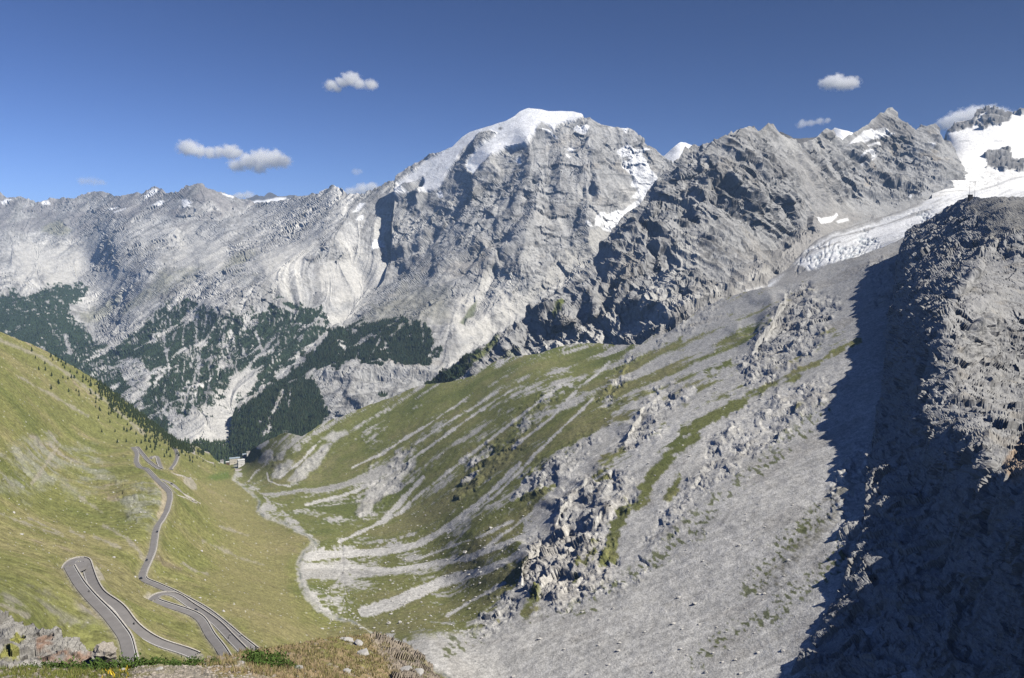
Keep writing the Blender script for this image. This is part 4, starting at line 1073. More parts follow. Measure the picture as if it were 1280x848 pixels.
for pg in [[(360,600),(372,585),(385,570),(400,556),(408,552),(411,560),(395,585),(375,603)], [(445,640),(462,612),(480,598),(500,583),(520,575),(525,580),(505,602),(480,622),(455,645)], [(335,598),(345,580),(362,572),(366,578),(350,598)],
           [(320,578),(332,562),(340,560),(338,574),(325,582)], [(400,548),(415,540),(430,538),(436,542),(415,550)], [(345,570),(358,560),(350,575)]]:
    gR *= 1-0.85*region(B, pg, 2, 3)
big = region(B, [(520,800),(640,790),(700,760),(770,715),(850,650),(940,580),(1050,480),(1130,440),(1200,500),(1320,600),(1320,880),(560,880)], 8, 6)
gR *= 1-big*0.97
right_far = region(B, [(850,600),(1060,430),(1200,300),(1040,330),(990,380),(930,470),(880,520)], 6, 5)
# tufts on the open scree
tuft = noise2(X/9 + Y/14, (Y*0.8-X*0.5)/4.0, 51) + 0.5*noise2(X/3.2, Y/2.8, 52)
tz = np.zeros(X.shape, f32)
for ln, w in [([(655,775),(720,750),(780,715),(830,690),(880,655),(900,620),(960,570),(1000,530),(1020,500)],12), ([(540,790),(600,800),(560,820)],9), ([(935,735),(960,700),(1000,660),(1030,640)],16), ([(980,750),(1030,720),(1050,690)],18), ([(870,830),(920,790),(980,765)],14), ([(830,670),(870,640)],8), ([(700,770),(740,760)],3), ([(940,600),(1010,540),(1040,500)],5)]:
    tz = np.maximum(tz, stroke(B, ln, w, w*0.6, 5))
tuftm = smooth(tuft + tz*0.55, 0.62, 0.78)*tz*big
turfdark = region(B, [(940,730),(965,700),(1000,655),(1040,610),(1075,600),(1050,650),(1010,690),(975,735),(945,745)], 6, 6)
sc = mix(sc, np.array([0.20,0.19,0.15]), turfdark*smooth(l2[1]*0.5+tuft, -0.6, 0.6)*0.8)
sc = mix(sc, np.array([0.33,0.315,0.29]), smooth(0.8*l2[2]+0.5*l2[1]+1.2*med+0.3*l2[0], 0.35, 0.75)*0.55)
sc = mix(sc, np.array([0.21,0.205,0.195]), smooth(0.6*l2[1]+0.6*l2[0]+1.3*noise(B['P'], 45, 86), 1.2, 1.7)*0.6)
sc = mix(sc, np.array([0.55,0.54,0.51]), smooth(0.6*l2[2]+0.6*l2[1]-1.1*noise(B['P'], 90, 87), 0.9, 1.4)*0.5)
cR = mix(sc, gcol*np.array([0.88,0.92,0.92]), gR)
cR = mix(cR, GRASS_G*0.85, np.clip(tuftm, 0, 1)*0.85)
cR = mix(cR, SCREE*1.13, np.clip(pale, 0, 1)*(1-gR)*0.8)
cR = mix(cR, SCREE*1.03, big*(1-turfdark)*(1-tuftm)*0.15)
for pg in [[(760,595),(790,575),(845,540),(850,545),(800,590),(770,600)]]:
    cR = mix(cR, SCREE*1.05, region(B, pg, 1.5, 1.5))
for ln, w in [([(870,672),(880,660),(895,645)],2.2), ([(940,648),(945,640)],2.5), ([(900,655),(925,625)],1.5)]:
    cR = mix(cR, SCREE_D*0.8, stroke(B, ln, w, 2, 2)*0.5)
# trail
for ln in [[(776,782),(782,800),(795,815),(806,822)], [(1040,445),(1050,500),(1035,540)]]:
    cR = mix(cR, SCREE*1.1, stroke(B, ln, 1.2, 1, 1)*0.5)
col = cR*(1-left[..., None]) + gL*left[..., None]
# stream bed
bedm = 1-smooth(dS - 0.4 - 2.0*B['wob'] - 2.5*smooth(Y, 640, 700)*smooth(Y, 800, 720), 0, 3)
bedm *= smooth(frS, 0.02, 0.06)
col = mix(col, SCREE*0.9, bedm*smooth(noise2(X/4, Y/3, 61)+0.35, -0.3, 0.3)*0.72)
col = mix(col, np.array([0.14,0.16,0.15]), (1-smooth(dS-0.8, 0, 1))*smooth(noise2(X/7, Y/7, 63), -0.2, 0.2)*0.6*smooth(frS, 0.02, 0.06))
# pale boulders sprinkled on the fan
spk = noise2(X/1.9, Y/1.7, 71)
col = mix(col, SCREE*1.25, smooth(spk, 0.50, 0.60)*region(B, [(380,680),(640,640),(720,700),(600,800),(430,790)], 20, 10)*0.8)
col = mix(col, SCREE*1.2, smooth(spk, 0.62, 0.68)*left*0.5*(1-roadm))
col = mix(col, ROCK_D*0.8, smooth(-spk, 0.58, 0.68)*(1-left)*0.55)
# road shoulders: gravel and worn turf; a gravel lay-by below the road
col = mix(col, np.array([0.33,0.31,0.27]), roadm*0.8)
col = mix(col, np.array([0.26,0.235,0.14]), (roadsoft-roadm).clip(0, 1)*0.5)
for pg in [[(230,600),(240,599),(247,605),(248,611),(240,611),(231,604)], [(178,742),(186,741),(196,746),(190,750),(182,748)], [(120,715),(128,722),(130,732),(123,733),(117,722)]]:
    col = mix(col, np.array([0.40,0.37,0.30]), region(B, pg, 1, 0.8)*0.85)
col = mix(col, np.array([0.42,0.36,0.26]), region(B, [(193,598),(200,604),(206,614),(208,626),(206,640),(202,648),(197,640),(203,626),(200,612),(192,603)], 1.5, 2)*0.8)
col = mix(col, np.array([0.10,0.16,0.035]), region(B, [(262,595),(285,590),(288,598),(270,602),(258,600)], 3, 2)*0.7)
B['col'] = col
leftface = (dS*sgnS)[:-1, :-1] > 0
sheet_objects(B, col, MAT_SLOPE, [('grass_slope', leftface, 'structure'), ('scree_slope', ~leftface, 'structure')])
print('B', time.time()-T0)

# ------------------------------------------------------------------ near crag on the right
top_D = [(975,880),(990,848),(1000,825),(1020,790),(1045,745),(1065,700),(1080,650),(1085,600),(1092,550),(1100,500),(1108,450),(1113,400),(1118,350),(1124,312),(1133,292),(1141,284),(1150,279),(1163,272),(1170,268),(1176,265),(1181,260),(1186,258),(1193,253),(1199,250.5),(1206,248.5),(1214,247.5),(1252,247),(1280,247.5),(1420,252)]
ctrl_D = [(1176,266,1420),(1133,292,1500),(1214,248,1320),(1248,248,1200),(1280,247,1150),(1330,249,1080),(1185,370,938),(1173,429,784),(1190,530,650),(1235,570,545),
          (1240,330,1010),(1280,380,900),(1330,400,860),(1230,450,800),(1280,480,740),(1330,500,660),(1280,570,550),(1330,574,455),(1150,510,710),
          (1118,350,1270),(1118,420,1015),(1118,500,820),(1110,600,660),(1120,640,608),(1098,720,538),(1080,780,498),(1050,850,458),(1000,850,487),
          (1170,600,622),(1150,660,575),(1230,650,500),(1200,700,495),(1230,760,440),(1150,770,475),(1230,890,375),(1150,890,410),(1280,655,430),(1285,720,400),(1285,890,340),(1330,650,385),(1330,700,370),(1330,890,320),(1420,300,1020),(1420,500,520),(1420,600,340),(1420,700,300),(1420,890,260)]
Dg = make_sheet('crag', top_D, 975, 1420, 890, ctrl_D, dx=1.1, dy=1.1, nback=12, back=160, jag=1.2, seed=30, bslope=1.3)
X, Y = Dg['PX'], Dg['PY']
lit = region(Dg, [(1176,262),(1214,244),(1340,240),(1340,640),(1275,640),(1262,600),(1225,570),(1190,530),(1165,515),(1145,500),(1150,450),(1185,395),(1180,360),(1215,340),(1240,300),(1200,295)], 8, 8)
for pts, a, W, e in [([(1262,292),(1235,312),(1215,345),(1188,375),(1178,410),(1165,435)],9,30,2), ([(1236,352),(1226,385),(1236,425),(1238,470),(1222,500)],5,24,2.5), ([(1225,270),(1205,285),(1185,300)],5,16,2), ([(1170,440),(1152,470),(1148,500),(1162,520)],5,14,2),
                     ([(1228,390),(1206,430),(1186,470),(1172,510)],7,18,2.5), ([(1262,600),(1245,575),(1228,565)],-4,10,2), ([(1255,420),(1268,460),(1275,480)],3.5,12,1.5), ([(1280,300),(1262,330)],3,10,1.5), ([(1300,470),(1275,530)],2.5,10,1.5)]:
    step(Dg, pts, a*2.0, W, e, (0.55, -0.25, 0.8))
topfade = smooth(Y-line_y(top_D, X), -6, 18)*0.9+0.1
displace(Dg, fbm(Dg['P'], 150, 3, Dg['pix'], seed=101, ridged=True)*7*topfade)
fhD, fcD = facets(Dg['P'], (26,26,20), 5, Dg['pix'], 0.25, seed=5, fade=1.1)
smD = np.maximum(region(Dg, [(1200,245),(1420,245),(1420,300),(1300,300),(1250,292),(1210,278)], 8, 8), region(Dg, [(1195,345),(1240,325),(1290,325),(1320,400),(1240,405),(1200,390)], 8, 8)*0.8)
smD = np.maximum(smD, region(Dg, [(1225,480),(1330,430),(1330,520),(1250,530)], 8, 8)*0.6)
fhD = fhD*(1-0.85*smD)
fin = fbm(Dg['P'], 50, 7, Dg['pix'], gain=0.66, seed=103, ridged=True, weight=True)
displace(Dg, (fin*0.7+fhD*1.1)*(0.25+0.75*topfade)*smooth(X, 960, 1010), macro_normals(Dg, 14))
fin2 = fbm(Dg['P'], 10, 5, Dg['pix'], gain=0.7, seed=105, ridged=True)
displace(Dg, fin2*0.35*topfade)
l = lic(Dg, (0, 1, 3), n=14, pre=3, seed=37)
c = np.broadcast_to(ROCK*0.90, Dg['P'].shape).astype(f32).copy()
c = mix(c, ROCK_D*1.25, smooth(fcD*1.5 + fin2*0.4, 0.3, 1.2)*0.6)
ckD = np.maximum(cracks(Dg['P'], (40,40,9), 3, 0.05), cracks(Dg['P'], (12,12,40), 5, 0.05))
c = mix(c, ROCK_D*0.6, ckD*0.7)
c = mix(c, SCREE*0.74, smooth(noise(Dg['P'], 30, 5) + 0.4*l[2], 0, 1)*0.5)
c = mix(c, TAN*0.8, smooth(noise(Dg['P'], 22, 6) + 0.5*noise(Dg['P'], 6, 8), 0.25, 0.8)*0.45)
c = mix(c, np.array([0.42,0.27,0.14]), region(Dg, [(1262,570),(1280,560),(1300,575),(1290,605),(1268,612)], 4, 6)*0.5)
c = mix(c, np.array([0.26,0.25,0.21]), region(Dg, [(1200,252),(1330,248),(1330,285),(1240,300),(1215,275)], 6, 8)*0.4)
Dg['col'] = c
sheet_objects(Dg, c, MAT_NEAR, [('near_crag', None, 'structure')], False)
print('D', time.time()-T0)

# broad ground sheet far below everything
base = build_mesh('base_ground', [(-30000,-8000,-1250),(30000,-8000,-1250),(30000,40000,-1250),(-30000,40000,-1250)], [(0,1,2,3)], plain_mat('base_ground', (0.12,0.13,0.07), scale=400))
tag(link('base_ground', base), kind='structure')

# ================================================================== roads
M_ASPH = plain_mat('asphalt', (0.215, 0.205, 0.20), 0.9, 0.10, 6.0, 0.1)
M_LINE = plain_mat('edge_paint', (0.75, 0.75, 0.73), 0.7, 0.08, 2.0)
M_STONE = plain_mat('wall_stone', (0.52, 0.49, 0.44), 0.9, 0.25, 1.2, 0.3)
def ribbon(Q, T, offs, dz):
    """cross section points (offset to the right, height) swept along the track"""
    V = np.concatenate([Q + np.stack([T[:, 1]*o, -T[:, 0]*o, np.full(len(Q), h)], 1) for o, h in zip(offs, dz)])
    n = len(Q); F_ = []
    for k in range(len(offs)-1):
        a = np.arange(n-1) + k*n; b = a + n
        F_.append(np.stack([a, a+1, b+1, b], 1))
    return V, np.concatenate(F_)
road_of = {}
label_no = {'A': 'nearest leg of the pass road, running up to the left hairpin', 'B': 'second leg of the pass road below the left hairpin'}
def ground_z(x, y):
    k = ((GP[:, 0]-x)**2 + (GP[:, 1]-y)**2).argmin(); return GP[k, 2]
sel = (X_ := B['PX'] < 420) & (B['PY'] > 530)
GP = B['P'][sel][::3]
for nm, Q, hw in road_tracks:
    T = np.gradient(Q[:, :2], axis=0); T /= np.linalg.norm(T, axis=1, keepdims=True)+1e-9
    for it in range(2):
        Tp = np.pad(T, ((2, 2), (0, 0)), mode='edge'); T = np.stack([Tp[i:i+len(T)] for i in range(5)]).mean(0); T /= np.linalg.norm(T, axis=1, keepdims=True)
    if Q[:, 1].mean() > 1200: Q = Q + np.array([0, 0, 0.5])
    V, F_ = ribbon(Q, T, [-hw-0.15, -hw, hw, hw+0.15], [-1.6, 0.0, 0.0, -1.6])
    ro = link('road', build_mesh('road', V, F_, M_ASPH, smooth_=False)); tag(ro, kind='structure')
    road_of[nm] = (Q, T, hw)
    for sgn in (1,):
        V, F_ = ribbon(Q, T, [sgn*(hw-0.80) , sgn*(hw-0.55)], [0.03, 0.03])
        lo = link('edge_line', build_mesh('edge_line', V, F_, M_LINE, smooth_=False), ro)
    # which side falls away
    m = len(Q)//2; r = []
    for i in range(2, len(Q)-2, max(1, len(Q)//6)):
        r.append(ground_z(Q[i,0]+T[i,1]*14, Q[i,1]-T[i,0]*14) - ground_z(Q[i,0]-T[i,1]*14, Q[i,1]+T[i,0]*14))
    sgn = 1 if np.mean(r) < 0 else -1
    V, F_ = ribbon(Q, T, [sgn*(hw-0.05), sgn*(hw-0.05), sgn*(hw+0.75), sgn*(hw+0.95)], [0.0, 0.85, 0.85, -3.2])
    if sgn > 0: pass
    wl = link('parapet_wall', build_mesh('parapet_wall', V, F_, M_STONE, smooth_=False))
    lab = {'A': 'pale stone parapet wall edging the nearest road leg at lower left', 'B': 'pale stone parapet wall edging the second road leg down from the left hairpin',
           'C': 'pale wall edging the short road leg that runs down to the right beside the bend', 'D': 'pale wall between the two parallel road legs at lower left centre',
           'E': 'long pale parapet wall along the outer edge of the longest road leg', 'F': 'short pale wall on the road below the upper left hairpin',
           'G': 'pale wall edging the road leg that ends at the gravel lay-by', 'H': 'pale wall on the curved road leg under the trees', 'I': 'pale wall on the farthest descending road leg beside the trees',
           'J': 'upper pale wall of the double road strip in the middle of the grass slope', 'K': 'lower pale wall of the double road strip in the middle of the grass slope', 'L': 'pale wall on the small zigzag just above the hotel'}[nm]
    tag(wl, lab, 'parapet wall', 'walls edging the pass road')

def hair_pad(px, py, r, zoff=0.012):
    c_ = at(B, px, py)[0]
    k = ((allQ[:, :2]-c_[:2])**2).sum(1).argmin(); z = allQ[k, 2]+zoff
    a = np.linspace(0, 2*math.pi, 25)[:-1]
    V = [(c_[0]+math.cos(t)*r*1.0, c_[1]+math.sin(t)*r*1.25, z) for t in a] + [(c_[0]+math.cos(t)*(r+0.4), c_[1]+math.sin(t)*(r*1.25+0.4), z-2.2) for t in a]
    n = 24
    me = bpy.data.meshes.new('hairpin_bend')
    me.from_pydata(V, [], [tuple(range(n))] + [(i, i+n, (i+1)%n+n, (i+1)%n) for i in range(n)])
    me.materials.append(M_ASPH)
    tag(link('hairpin_bend', me), kind='structure')
hair_pad(94, 709, 8.0); hair_pad(191, 748, 5.5)

# ================================================================== small things on the road
M_CARD = plain_mat('dark_car_paint', (0.03, 0.035, 0.045), 0.3, 0.05, 1.0, spec=0.5)
M_CARS = plain_mat('silver_car_paint', (0.42, 0.43, 0.45), 0.3, 0.05, 1.0, spec=0.5)
M_CARR = plain_mat('red_car_paint', (0.35, 0.04, 0.03), 0.3, 0.05, 1.0, spec=0.5)
M_GLASS = plain_mat('car_glass', (0.02, 0.025, 0.03), 0.1, 0.02, 1.0, spec=0.6)
M_TYRE = plain_mat('tyre_rubber', (0.02, 0.02, 0.02), 0.9, 0.1, 0.3)
M_LAMP = plain_mat('headlight_glass', (0.8, 0.8, 0.78), 0.2, 0.02, 0.3)
def prism(name, prof, w0, w1, mat):
    """side profile (y,z) swept across x"""
    n = len(prof)
    V = [(-w0 if z < 0.9 else -w1, y, z) for y, z in prof] + [(w0 if z < 0.9 else w1, y, z) for y, z in prof]
    me = bpy.data.meshes.new(name)
    me.from_pydata(V, [], [tuple(range(n-1, -1, -1)), tuple(range(n, 2*n))] + [(i, (i+1)%n, (i+1)%n+n, i+n) for i in range(n)])
    me.materials.append(mat); me.validate(); me.update()
    return me
def cyl(name, r, w, mat, n=12, axis='x'):
    V = []; 
    for s in (-w/2, w/2):
        for k in range(n):
            a = 2*math.pi*k/n
            V.append((s, math.cos(a)*r, math.sin(a)*r) if axis == 'x' else (math.cos(a)*r, math.sin(a)*r, s))
    me = bpy.data.meshes.new(name)
    me.from_pydata(V, [], [tuple(range(n-1, -1, -1)), tuple(range(n, 2*n))] + [(i, (i+1)%n, (i+1)%n+n, i+n) for i in range(n)])
    me.materials.append(mat); return me
body_prof = [(-2.1,0.35),(-2.15,0.75),(-1.95,0.92),(-1.1,1.0),(-0.45,1.45),(1.0,1.48),(1.75,1.02),(2.1,0.95),(2.15,0.5),(2.05,0.32)]
body_me = {k: prism('body', body_prof, 0.88, 0.74, m) for k, m in (('dark', M_CARD), ('silver', M_CARS), ('red', M_CARR))}
glass_me = prism('windows', [(-0.98,1.03),(-0.42,1.40),(0.95,1.42),(1.6,1.05)], 0.80, 0.80, M_GLASS)
wheel_me = cyl('wheel', 0.33, 0.22, M_TYRE); lamp_me = box_mesh0 = None
def small_box(name, lo, hi, mat):
    x0,y0,z0 = lo; x1,y1,z1 = hi
    me = bpy.data.meshes.new(name)
    me.from_pydata([(x0,y0,z0),(x1,y0,z0),(x1,y1,z0),(x0,y1,z0),(x0,y0,z1),(x1,y0,z1),(x1,y1,z1),(x0,y1,z1)], [], [(0,3,2,1),(4,5,6,7),(0,1,5,4),(1,2,6,5),(2,3,7,6),(3,0,4,7)])
    me.materials.append(mat); return me
lamp_me = small_box('headlight', (-0.17,-0.05,-0.09), (0.17,0.05,0.09), M_LAMP)
def on_road(nm, px, py, off):
    Q, T, hw = road_of[nm]
    X1, Y1, _ = project(Q)
    k = int(np.hypot(X1-px, Y1-py).argmin()); k = min(max(k, 1), len(Q)-2)
    p = Q[k] + np.array([T[k,1]*off, -T[k,0]*off, 0.02])
    return p, math.atan2(T[k,1], T[k,0])
def put_car(nm, px, py, kind, label, off=1.8, flip=False):
    p, a = on_road(nm, px, py, off)
    r = bpy.data.objects.new('parked_car' if False else 'car', None); S.collection.objects.link(r)
    r.location = p; r.rotation_euler = (0, 0, a + (math.pi/2 if not flip else -math.pi/2))
    tag(r, label, 'car', 'cars driving on the pass road')
    link('body', body_me[kind], r); link('windows', glass_me, r)
    for x in (-0.8, 0.8):
        for y in (-1.35, 1.35): link('wheel', wheel_me, r, (x, y, 0.33))
        link('headlight', lamp_me, r, (x*0.75, -2.13, 0.68))
put_car('E', 193, 665, 'dark', 'dark car farthest up the long straight road leg', 1.8)
put_car('E', 187, 701, 'dark', 'dark car in the middle of the long straight road leg', -1.6, True)
put_car('E', 180.5, 722, 'dark', 'dark car at the bend at the foot of the long straight road leg', -1.6)
put_car('D', 243.5, 768.5, 'dark', 'dark car where the two lower road legs run side by side', 1.5)
put_car('J', 215, 606.5, 'dark', 'tiny dark car on the double road strip in mid slope', 1.0)

# motorcycle with rider
M_LEATHER = plain_mat('rider_leather', (0.03, 0.03, 0.035), 0.6, 0.1, 0.3)
M_WHITE = plain_mat('white_jersey', (0.75, 0.75, 0.74), 0.8, 0.05, 0.3)
M_SKIN = plain_mat('skin', (0.45, 0.28, 0.2), 0.6, 0.05, 0.1)
def figure(name, joints, edges, mat, parent, sub=1):
    me = bpy.data.meshes.new(name); me.from_pydata([j[:3] for j in joints], edges, [])
    me.materials.append(mat)
    o = link(name, me, parent)
    sk = o.modifiers.new('skin', 'SKIN')
    for v, j in zip(me.skin_vertices[0].data, joints): v.radius = (j[3], j[3]); v.use_root = False
    me.skin_vertices[0].data[0].use_root = True
    ss = o.modifiers.new('sub', 'SUBSURF'); ss.levels = sub; ss.render_levels = sub
    return o
def torus_wheel(name, R, r):
    V = []; F_ = []; n, m = 14, 4
    for i in range(n):
        a = 2*math.pi*i/n
        for j in range(m):
            b = 2*math.pi*j/m
            V.append((math.sin(b)*r, math.cos(a)*(R+math.cos(b)*r), math.sin(a)*(R+math.cos(b)*r)))
            F_.append((i*m+j, ((i+1)%n)*m+j, ((i+1)%n)*m+(j+1)%m, i*m+(j+1)%m))
    return build_mesh(name, V, F_, M_TYRE)
bike_wheel = torus_wheel('wheel', 0.29, 0.07)
moto_me = prism('body', [(-0.55,0.35),(-0.75,0.8),(-0.5,1.05),(-0.15,0.95),(0.2,0.78),(0.8,0.85),(0.6,0.6),(0.2,0.3)], 0.17, 0.12, M_CARD)
bar_me = small_box('handlebar', (-0.4,-0.03,-0.03), (0.4,0.03,0.03), M_TYRE)
def rider(parent_loc, rot, mat, label, name='person'):
    r = bpy.data.objects.new(name, None); S.collection.objects.link(r); r.location = parent_loc; r.rotation_euler = (0,0,rot)
    tag(r, label, 'person', 'riders on the pass road')
    J = [(0,0.12,0.88,0.13),(0,0.02,1.1,0.13),(0,-0.12,1.35,0.15),(0,-0.17,1.5,0.06),
         (0.19,-0.14,1.38,0.06),(0.28,-0.32,1.2,0.05),(0.3,-0.52,1.1,0.04),(-0.19,-0.14,1.38,0.06),(-0.28,-0.32,1.2,0.05),(-0.3,-0.52,1.1,0.04),
         (0.12,0.08,0.85,0.1),(0.2,-0.25,0.75,0.075),(0.18,0.05,0.4,0.055),(0.18,-0.08,0.36,0.05),(-0.12,0.08,0.85,0.1),(-0.2,-0.25,0.75,0.075),(-0.18,0.05,0.4,0.055),(-0.18,-0.08,0.36,0.05)]
    E_ = [(0,1),(1,2),(2,3),(2,4),(4,5),(5,6),(2,7),(7,8),(8,9),(0,10),(10,11),(11,12),(12,13),(0,14),(14,15),(15,16),(16,17)]
    figure('body', J, E_, mat, r)
    figure('helmet', [(0,-0.2,1.58,0.13),(0,-0.22,1.68,0.13)], [(0,1)], mat, r)
    return r
def put_moto(nm, px, py, label, off, white=False, flip=False):
    rl = ('white-clad' if white else 'black-clad') + ' rider of the ' + label
    p, a = on_road(nm, px, py, off)
    rot = a + (math.pi/2 if not flip else -math.pi/2)
    r = bpy.data.objects.new('motorcycle', None); S.collection.objects.link(r); r.location = p; r.rotation_euler = (0,0,rot)
    tag(r, label, 'motorcycle', 'motorcycles on the pass road')
    link('body', moto_me, r); link('wheel', bike_wheel, r, (0,-0.72,0.36)); link('wheel', bike_wheel, r, (0,0.72,0.36)); link('handlebar', bar_me, r, (0,-0.5,1.08))
    rider(p, rot, M_WHITE if white else M_LEATHER, rl)
put_moto('A', 106, 744, 'black motorcycle on the nearest road leg', 1.6)
put_moto('B', 106, 703.5, 'black motorcycle in the left hairpin bend', 1.8)
put_moto('B', 164.5, 781, 'black motorcycle halfway down the second road leg', -1.4)
put_moto('D', 286.5, 799, 'dark motorcycle low on the third road leg', 1.4)
put_moto('E', 223, 747.5, 'black motorcycle beside the parapet where the long leg turns right', 1.4)
put_moto('E', 303.5, 790.5, 'pale motorcycle at the lower right end of the long leg', 1.8, True)
put_moto('D', 282.7, 796.5, 'light motorcycle just ahead of the dark one on the third leg', -1.2, True)
# two people standing by the parapet
def stander(nm, px, py, off, label, turn, mat):
    p, a = on_road(nm, px, py, off)
    r = bpy.data.objects.new('person', None); S.collection.objects.link(r); r.location = p; r.rotation_euler = (0,0,turn)
    tag(r, label, 'person')
    J = [(0,0,0.95,0.13),(0,0.01,1.15,0.12),(0,0,1.38,0.15),(0,0,1.52,0.055),(0,-0.02,1.62,0.09),(0,-0.02,1.72,0.085),
         (0.19,0,1.4,0.055),(0.25,0.03,1.15,0.045),(0.24,-0.06,0.9,0.035),(-0.19,0,1.4,0.055),(-0.25,0.03,1.15,0.045),(-0.24,-0.06,0.9,0.035),
         (0.1,0,0.88,0.09),(0.11,-0.02,0.5,0.065),(0.11,0.02,0.1,0.045),(0.11,-0.14,0.05,0.04),(-0.1,0,0.88,0.09),(-0.11,0.0,0.5,0.065),(-0.11,0.03,0.1,0.045),(-0.11,-0.13,0.05,0.04)]
    E_ = [(0,1),(1,2),(2,3),(3,4),(4,5),(2,6),(6,7),(7,8),(2,9),(9,10),(10,11),(0,12),(12,13),(13,14),(14,15),(0,16),(16,17),(17,18),(18,19)]
    figure('body', J, E_, mat, r)
stander('E', 283, 778, 2.9, 'person in white standing by the road parapet, the left one', 2.2, M_WHITE)
stander('E', 288, 779.5, 2.8, 'person in a pale jacket at the road parapet, the right one', 2.6, plain_mat('pale_jacket', (0.6,0.55,0.5), 0.8, 0.05, 0.3))

# ================================================================== hotel hamlet at the valley head
M_PLAS = plain_mat('cream_render', (0.68, 0.63, 0.52), 0.9, 0.07, 3.0)
M_WPLAS = plain_mat('white_render', (0.75, 0.74, 0.70), 0.9, 0.06, 3.0)
M_ROOFB = plain_mat('blue_grey_roof', (0.30, 0.36, 0.42), 0.6, 0.1, 2.0)
M_ROOFW = plain_mat('pale_metal_roof', (0.60, 0.61, 0.60), 0.5, 0.08, 2.0)
M_ROOFG = plain_mat('grey_shingle_roof', (0.26, 0.25, 0.24), 0.8, 0.15, 1.0)
M_WIN = plain_mat('dark_window', (0.03, 0.035, 0.045), 0.2, 0.1, 0.5)
M_TIMB = plain_mat('weathered_timber', (0.16, 0.10, 0.06), 0.85, 0.2, 0.5)
M_PINK = plain_mat('terrace_paving', (0.40, 0.35, 0.33), 0.9, 0.1, 2.0)
def house(name, px, py, w, d, h, rot, wall, roof_m, kind, label, cat, rows=2, cols=5, pitch=0.35, sink=6.0):
    p = at(B, px, py)[0] + np.array([0, 0, 4.0])
    r = bpy.data.objects.new(name, None); S.collection.objects.link(r); r.location = p; r.rotation_euler = (0,0,math.radians(rot))
    tag(r, label, cat)
    link('wall', small_box('wall', (-w/2,-d/2,-sink), (w/2,d/2,h), wall), r)
    if kind == 'gable':
        e = 0.6; rh = d/2*pitch
        V = [(-w/2-e,-d/2-e,h),(w/2+e,-d/2-e,h),(w/2+e,0,h+rh+.3),(-w/2-e,0,h+rh+.3),(w/2+e,d/2+e,h),(-w/2-e,d/2+e,h)]
        V += [(x,y,z+0.35) for x,y,z in V]
        me = bpy.data.meshes.new('roof')
        me.from_pydata(V, [], [(0,1,2,3),(3,2,4,5),(6,9,8,7),(9,11,10,8),(0,6,7,1),(1,7,8,2),(2,8,10,4),(4,10,11,5),(5,11,9,3),(3,9,6,0),(0,3,5)])
        me.materials.append(roof_m); rf = link('roof', me, r)
        link('gable', prism('gable', [(-d/2,h-0.01),(d/2,h-0.01),(0,h+rh+.25)], w/2-0.01, w/2-0.01, wall), r)
        link('chimney', small_box('chimney', (w*0.2,-0.5,h+rh*0.5), (w*0.2+1.0,0.5,h+rh+1.5), wall), rf)
    else:
        rf = link('roof', small_box('roof', (-w/2-.5,-d/2-.5,h), (w/2+.5,d/2+.5,h+0.6), roof_m), r)
        link('chimney', small_box('chimney', (w*0.2,-0.5,h+0.6), (w*0.2+1.0,0.5,h+1.9), wall), rf)
    fr = small_box('window', (-0.85,-0.06,-0.9), (0.85,0.03,0.9), M_WPLAS); pn = small_box('pane', (-0.65,-0.09,-0.7), (0.65,-0.05,0.7), M_WIN)
    for i in range(rows):
        for j in range(cols):
            x = -w/2 + (j+0.5)*w/cols; z = h*(i+0.55)/rows
            f = link('window', fr, r, (x, -d/2-0.02, z)); link('pane', pn, f)
    dr = link('door', small_box('door', (-0.7,-d/2-0.1,-0.2), (0.7,-d/2+0.02,2.2), M_TIMB), r)
    return r
house('hotel', 293.5, 577.5, 30, 14, 13.5, 22, M_PLAS, M_ROOFB, 'gable', 'long cream hotel with blue-grey roof at the head of the valley', 'hotel', 3, 8, 0.3)
house('hotel_annex', 301.5, 583.0, 19, 14, 15, 28, M_WPLAS, M_ROOFW, 'gable', 'tall white hotel wing with dark windows, nearest of the valley buildings', 'building', 3, 5, 0.3)
house('chalet', 306.5, 573.5, 14, 10, 9, 24, M_WPLAS, M_ROOFB, 'gable', 'small white house with pale blue roof behind the hotel wing', 'house', 2, 4, 0.4)
house('chalet', 310.5, 569.5, 10, 9, 6, 26, M_WPLAS, M_ROOFG, 'gable', 'smallest white house highest up the bank above the hotel', 'house', 1, 3, 0.5)
house('stone_hut', 277.5, 578.5, 9, 7, 4, 20, M_WPLAS, M_ROOFG, 'gable', 'low pale hut left of the hotel by the road', 'hut', 1, 2, 0.5)
house('timber_shed', 284.5, 579.5, 9, 7, 4.5, 18, M_TIMB, M_ROOFW, 'gable', 'brown timber shed beside the left end of the hotel', 'shed', 1, 2, 0.5)
tp = at(B, 298.5, 588)[0]
t = bpy.data.objects.new('terrace', None); S.collection.objects.link(t); t.location = tp; t.rotation_euler = (0,0,math.radians(22))
tag(t, 'walled grey terrace in front of the white hotel wing', 'terrace')
link('paving', small_box('paving', (-10,-9,-5), (10,9,1.5), M_PINK), t)
link('terrace_wall', small_box('terrace_wall', (-10.4,-9.6,-6), (10.4,-9.0,2.4), M_WPLAS), t)

